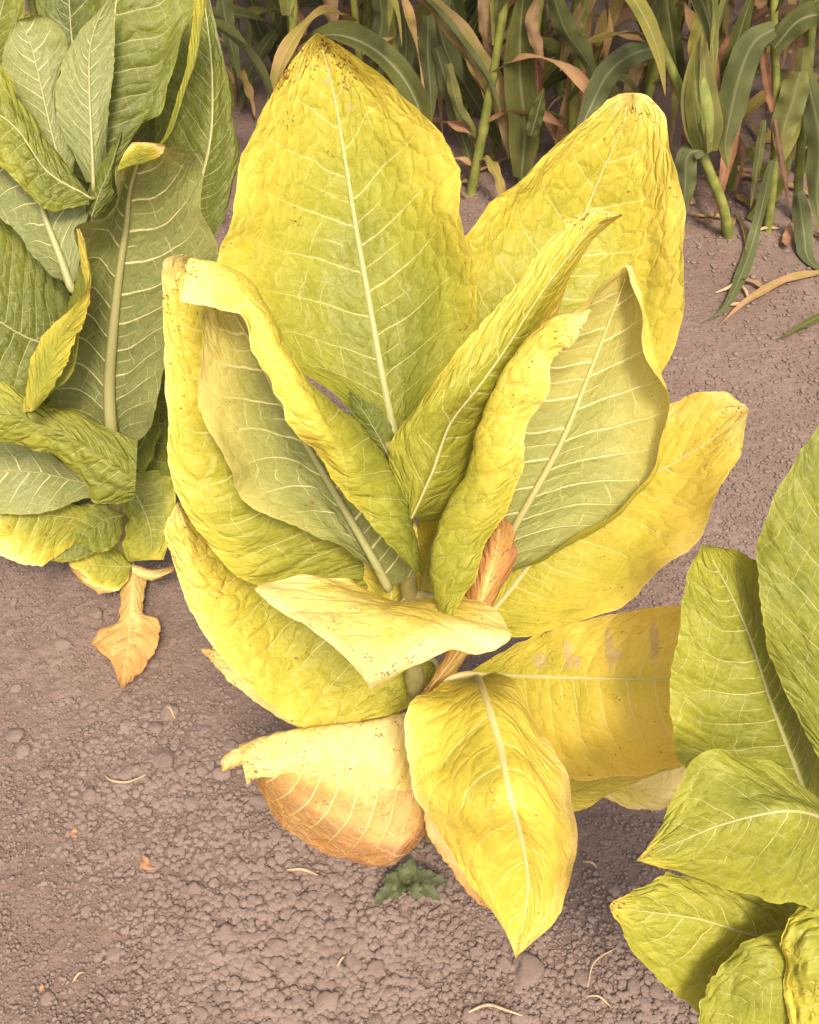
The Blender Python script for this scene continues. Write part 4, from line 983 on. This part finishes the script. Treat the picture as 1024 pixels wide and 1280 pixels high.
    cl(t, [(470,-20),(478,20),(472,55),(462,80)], 24, .22, 2.85)
    cl(t, [(505,20),(508,60),(500,100),(490,140)], 22, .2, 2.80)
    cl(t, [(478,10),(470,40),(476,70),(470,110)], 20, .1, 2.9)
    cl(t, [(410,-20),(414,20),(420,45)], 20, 1.5, 2.95)
    cl(t, [(560,-10),(545,30),(530,60),(525,120)], 22, .3, 2.85)
    b = PG(345, 100); b[2] -= .012
    t = thing('corn_plant', 'dark green corn plant between the left plant and the tall yellow leaf', 'corn plant', b, g)
    p = [b - [0, 0, .02], PY(350, 40, 3.45), PY(358, -20, 3.45)]
    corn_stalk(t, p + [p[-1] + np.array([.03, .05, .8])], .012)
    cl(t, [(350,30),(330,60),(312,90),(300,140)], 16, .1, 3.25)
    cl(t, [(275,-20),(285,40),(295,80),(300,100)], 20, .2, 2.95)
    cl(t, [(360,-10),(350,30),(345,80)], 20, .15, 3.3)
    cl(t, [(310,-20),(325,40),(345,80),(350,110)], 22, .05, 3.3)

traced_corn()
def crown_leaves():
    rg = np.random.default_rng(77)
    for t in [o for o in list(bpy.data.objects) if o.name.startswith('corn_plant') and o.parent is None]:
        st = [c for c in t.children if c.name.startswith('stalk')][0]
        co = np.array([v.co for v in st.data.vertices]); top = co[np.argmax(co[:, 2])]
        for i in range(7):
            z = .55 + (max(top[2], .9) - .55) * i / 7; near_ = co[np.abs(co[:, 2] - z) < .03]
            if not len(near_): continue
            p0 = near_.mean(0); az = rg.uniform(0, 6.28); a = R(rg.uniform(55, 78)); L = rg.uniform(.4, .6); q = p0.copy(); pts = [p0]
            for s_ in range(8):
                q = q + L / 8 * np.array([math.cos(az) * math.cos(a), math.sin(az) * math.cos(a), math.sin(a)]); a -= .32; pts.append(q.copy())
            me = ribbon_mesh('leaf', np.array(pts) + np.array(t.location), rg.uniform(.05, .08), rg.uniform(.1, .6), origin=np.array(t.location), twist=rg.normal(0, .5), seed=float(i))
            link('leaf', me, t)
crown_leaves()
random_spots = []
rr = random.Random(5)
for row, (yy, n_, x0, x1) in enumerate([(2.72, 10, -.95, 1.5), (3.15, 15, -1.2, 1.8), (3.6, 17, -1.5, 2.0), (4.1, 18, -1.7, 2.3), (4.8, 18, -2.0, 2.6)]):
    for i in range(n_):
        x = x0 + (x1 - x0) * (i + .5) / n_ + rr.uniform(-.05, .05); y = yy + rr.uniform(-.08, .08)
        lab = ['green and tan corn plant standing in the front corn row', 'corn plant standing in the second corn row', 'corn plant standing deep in the corn', 'corn plant standing deep in the corn', 'corn plant standing deep in the corn'][row]
        if row == 0: lab = ['first', 'second', 'third', 'fourth', 'fifth', 'sixth', 'seventh', 'eighth', 'ninth', 'tenth'][i] + ' corn plant from the left in the line just behind the front corn'
        corn_plant(x, y, lab, h=rr.uniform(1.2, 1.6), lean=(rr.uniform(-.12, .12), rr.uniform(-.05, .05)), seed=row * 50 + i, dry=rr.uniform(.1, .6),
                   group=['front corn row', 'second corn row', 'corn deep in the field', 'corn deep in the field', 'corn deep in the field'][row], leaves=14 if row < 2 else 10)

# ------------------------------------------------------------------ small things on the soil
def weed():
    b = PG(508, 1108); b[2] = float(ground_height(b[0], b[1])) - .010
    t = thing('weed', 'small dark green weed rosette under the front leaf', 'weed', b)
    tips = [(458,1134,.012),(472,1098,.03),(498,1072,.04),(540,1082,.04),(572,1100,.02),(562,1128,.015),(530,1128,.02),(486,1128,.02),(520,1064,.04),(480,1116,.02),(556,1090,.05)]
    for i, (x, y, z) in enumerate(tips):
        e = b + .8 * (PG(x, y, z) - b); s = b + [0, 0, .02]; m = .5 * (s + e) + [0, 0, .012]
        link('leaf', ribbon_mesh('leaf', [s, m, e], .019, 0, origin=b, mat=M_WEED, nv=26, wave=.003, fold=.12, seed=i, ovate=True), t)
    link('stem', tube_mesh('stem', [b - [0, 0, .005], b + [.002, 0, .015], b + [.003, .002, .028]], .003, M_WEED, 6, b), t)
weed()

def on_ground(x, y, dz=.003):
    p = PG(x, y); p[2] = float(ground_height(p[0], p[1])) - .012 + dz; return p

def straw(pts, rpx, name, label, cat, group=None, mat=None, lift=.008):
    p = [on_ground(x, y, .004 + (lift if 0 < i < len(pts) - 1 else 0)) for i, (x, y) in enumerate(pts)]
    path = resample(p, 20); d = np.dot(path[0] - CAM, FW)
    rad = rpx / FPX * d * (np.sin(np.linspace(.25, np.pi - .1, 20)) ** .6)
    o = link(name, tube_mesh(name, path - path[0], rad, mat or M_STRAW, 6), None, label=label, category=cat)
    o.location = path[0]
    if group: o['group'] = group

def strip(pts, wpx, ripe, label, lift=.02, name='corn_leaf', cat='dead leaf'):
    p = [on_ground(x, y, .006 + lift * math.sin(math.pi * i / (len(pts) - 1))) for i, (x, y) in enumerate(pts)]
    d = np.dot(p[0] - CAM, FW); org = p[0].copy()
    o = link(name, ribbon_mesh(name, p, wpx / FPX * d, ripe, origin=org, side=(.3, 1, .4), tip_dry=0), None, label=label, category=cat); o.location = org

strip([(1045,338),(985,352),(945,372),(920,388),(898,408)], 9, 1.32, 'long pale dried corn leaf curved on the soil at the right')
strip([(1045,385),(1015,405),(995,415),(972,424)], 9, .35, 'short grey green corn leaf lying on the soil at the right edge')
strip([(925,350),(940,352),(955,362),(962,366)], 7, 1.35, 'tan leaf scrap between the hanging corn leaf and the long dried leaf', .01)
for i, q in enumerate([[(922,345),(912,358),(895,362)], [(922,350),(932,362),(938,372)], [(908,377),(922,378),(934,374)], [(945,288),(958,286),(976,284)]]):
    straw(q, 2.2, 'straw', 'dry straw scrap beneath the corn at the right', 'straw', 'straw scraps under the corn')
straw([(128,964),(140,976),(158,978),(183,965)], 1.6, 'straw', 'thin curved straw lying on the soil at the left', 'straw')
straw([(357,1082),(378,1084),(397,1088)], 2.0, 'straw', 'straight pale straw under the browned folded leaf', 'straw')
straw([(580,1264),(610,1256),(635,1264),(656,1268)], 2.0, 'straw', 'bent pale straw at the bottom edge of the soil', 'straw')
straw([(735,1232),(742,1205),(775,1180)], 1.1, 'straw', 'thin straw sticking out from under the right plant', 'straw')
for q in [[(88,1222),(98,1214),(104,1210)], [(420,1205),(428,1195),(432,1190)], [(730,1072),(740,1076),(748,1080)],
          [(733,1243),(748,1246),(764,1256)], [(690,120),(720,110),(745,118)], [(680,140),(700,122),(712,118)], [(205,880),(212,884),(218,895)]]:
    straw(q, 1.5, 'straw', 'short straw fragment scattered on the bare soil', 'straw', 'scattered straw fragments')

def scrap(x, y, r, label, rot, name='leaf_scrap'):
    p = on_ground(x, y, .008); d = np.dot(p - CAM, FW); s = .8 * r / FPX * d
    nv, nu = 15, 9; V = []
    for i in range(nv):
        for j in range(nu):
            a, b = (j / (nu - 1) - .5) * 2, (i / (nv - 1) - .5) * 2
            wd = (1 - .7 * abs(b) ** 2.2) * (.55 + .7 * noise(b * 4 + x, np.sign(a) * 2 + 4, 1.0))
            V.append((a * s * .62 * float(wd) + .35 * s * b * b, b * s, .3 * s * (a * a * b + .5 * math.sin(b * 4 + x)) + .15 * s * float(noise(a * 3, b * 3, x))))
    o = link(name, mesh_from(name, np.array(V, float), grid_faces(nv, nu), M_SCRAP), None, label=label, category='leaf scrap')
    o.location = p; o.rotation_euler = (.15, .1, rot)
def litter():
    rg = np.random.default_rng(9)
    for i in range(34):
        x, y = (rg.uniform(470, 720), rg.uniform(40, 250)) if i < 16 else (rg.uniform(850, 1030), rg.uniform(150, 320))
        p = PG(x, y); a = rg.uniform(0, 6.28); L = rg.uniform(.06, .20); pts = []
        for q in range(5):
            t_ = (q - 2) / 4 * L; pts.append(np.array([p[0] + t_ * math.cos(a) + .2 * t_ * t_ / L * math.sin(a), p[1] + t_ * math.sin(a), 0]))
        for q in pts: q[2] = float(ground_height(q[0], q[1])) - .004 + rg.uniform(0, .015)
        o = link('dead_corn_leaf', ribbon_mesh('dead_corn_leaf', pts, rg.uniform(.008, .026), rg.uniform(1.1, 1.7), origin=p, tip_dry=0, wave=.006, twist=rg.normal(0, .8), seed=float(i), nv=14), None,
                 label='withered corn leaf shred lying on the soil under the corn', category='dead leaf', group='withered shreds under the corn')
        o.location = p
litter()
scrap(182, 1080, 13, 'small orange dead leaf scrap on the soil at the lower left', 1.0)
scrap(92, 1040, 8, 'brown leaf crumb half sunk in the soil at the far left', .3)
scrap(50, 1231, 6, 'tiny ochre leaf crumb near the lower left corner', .7)
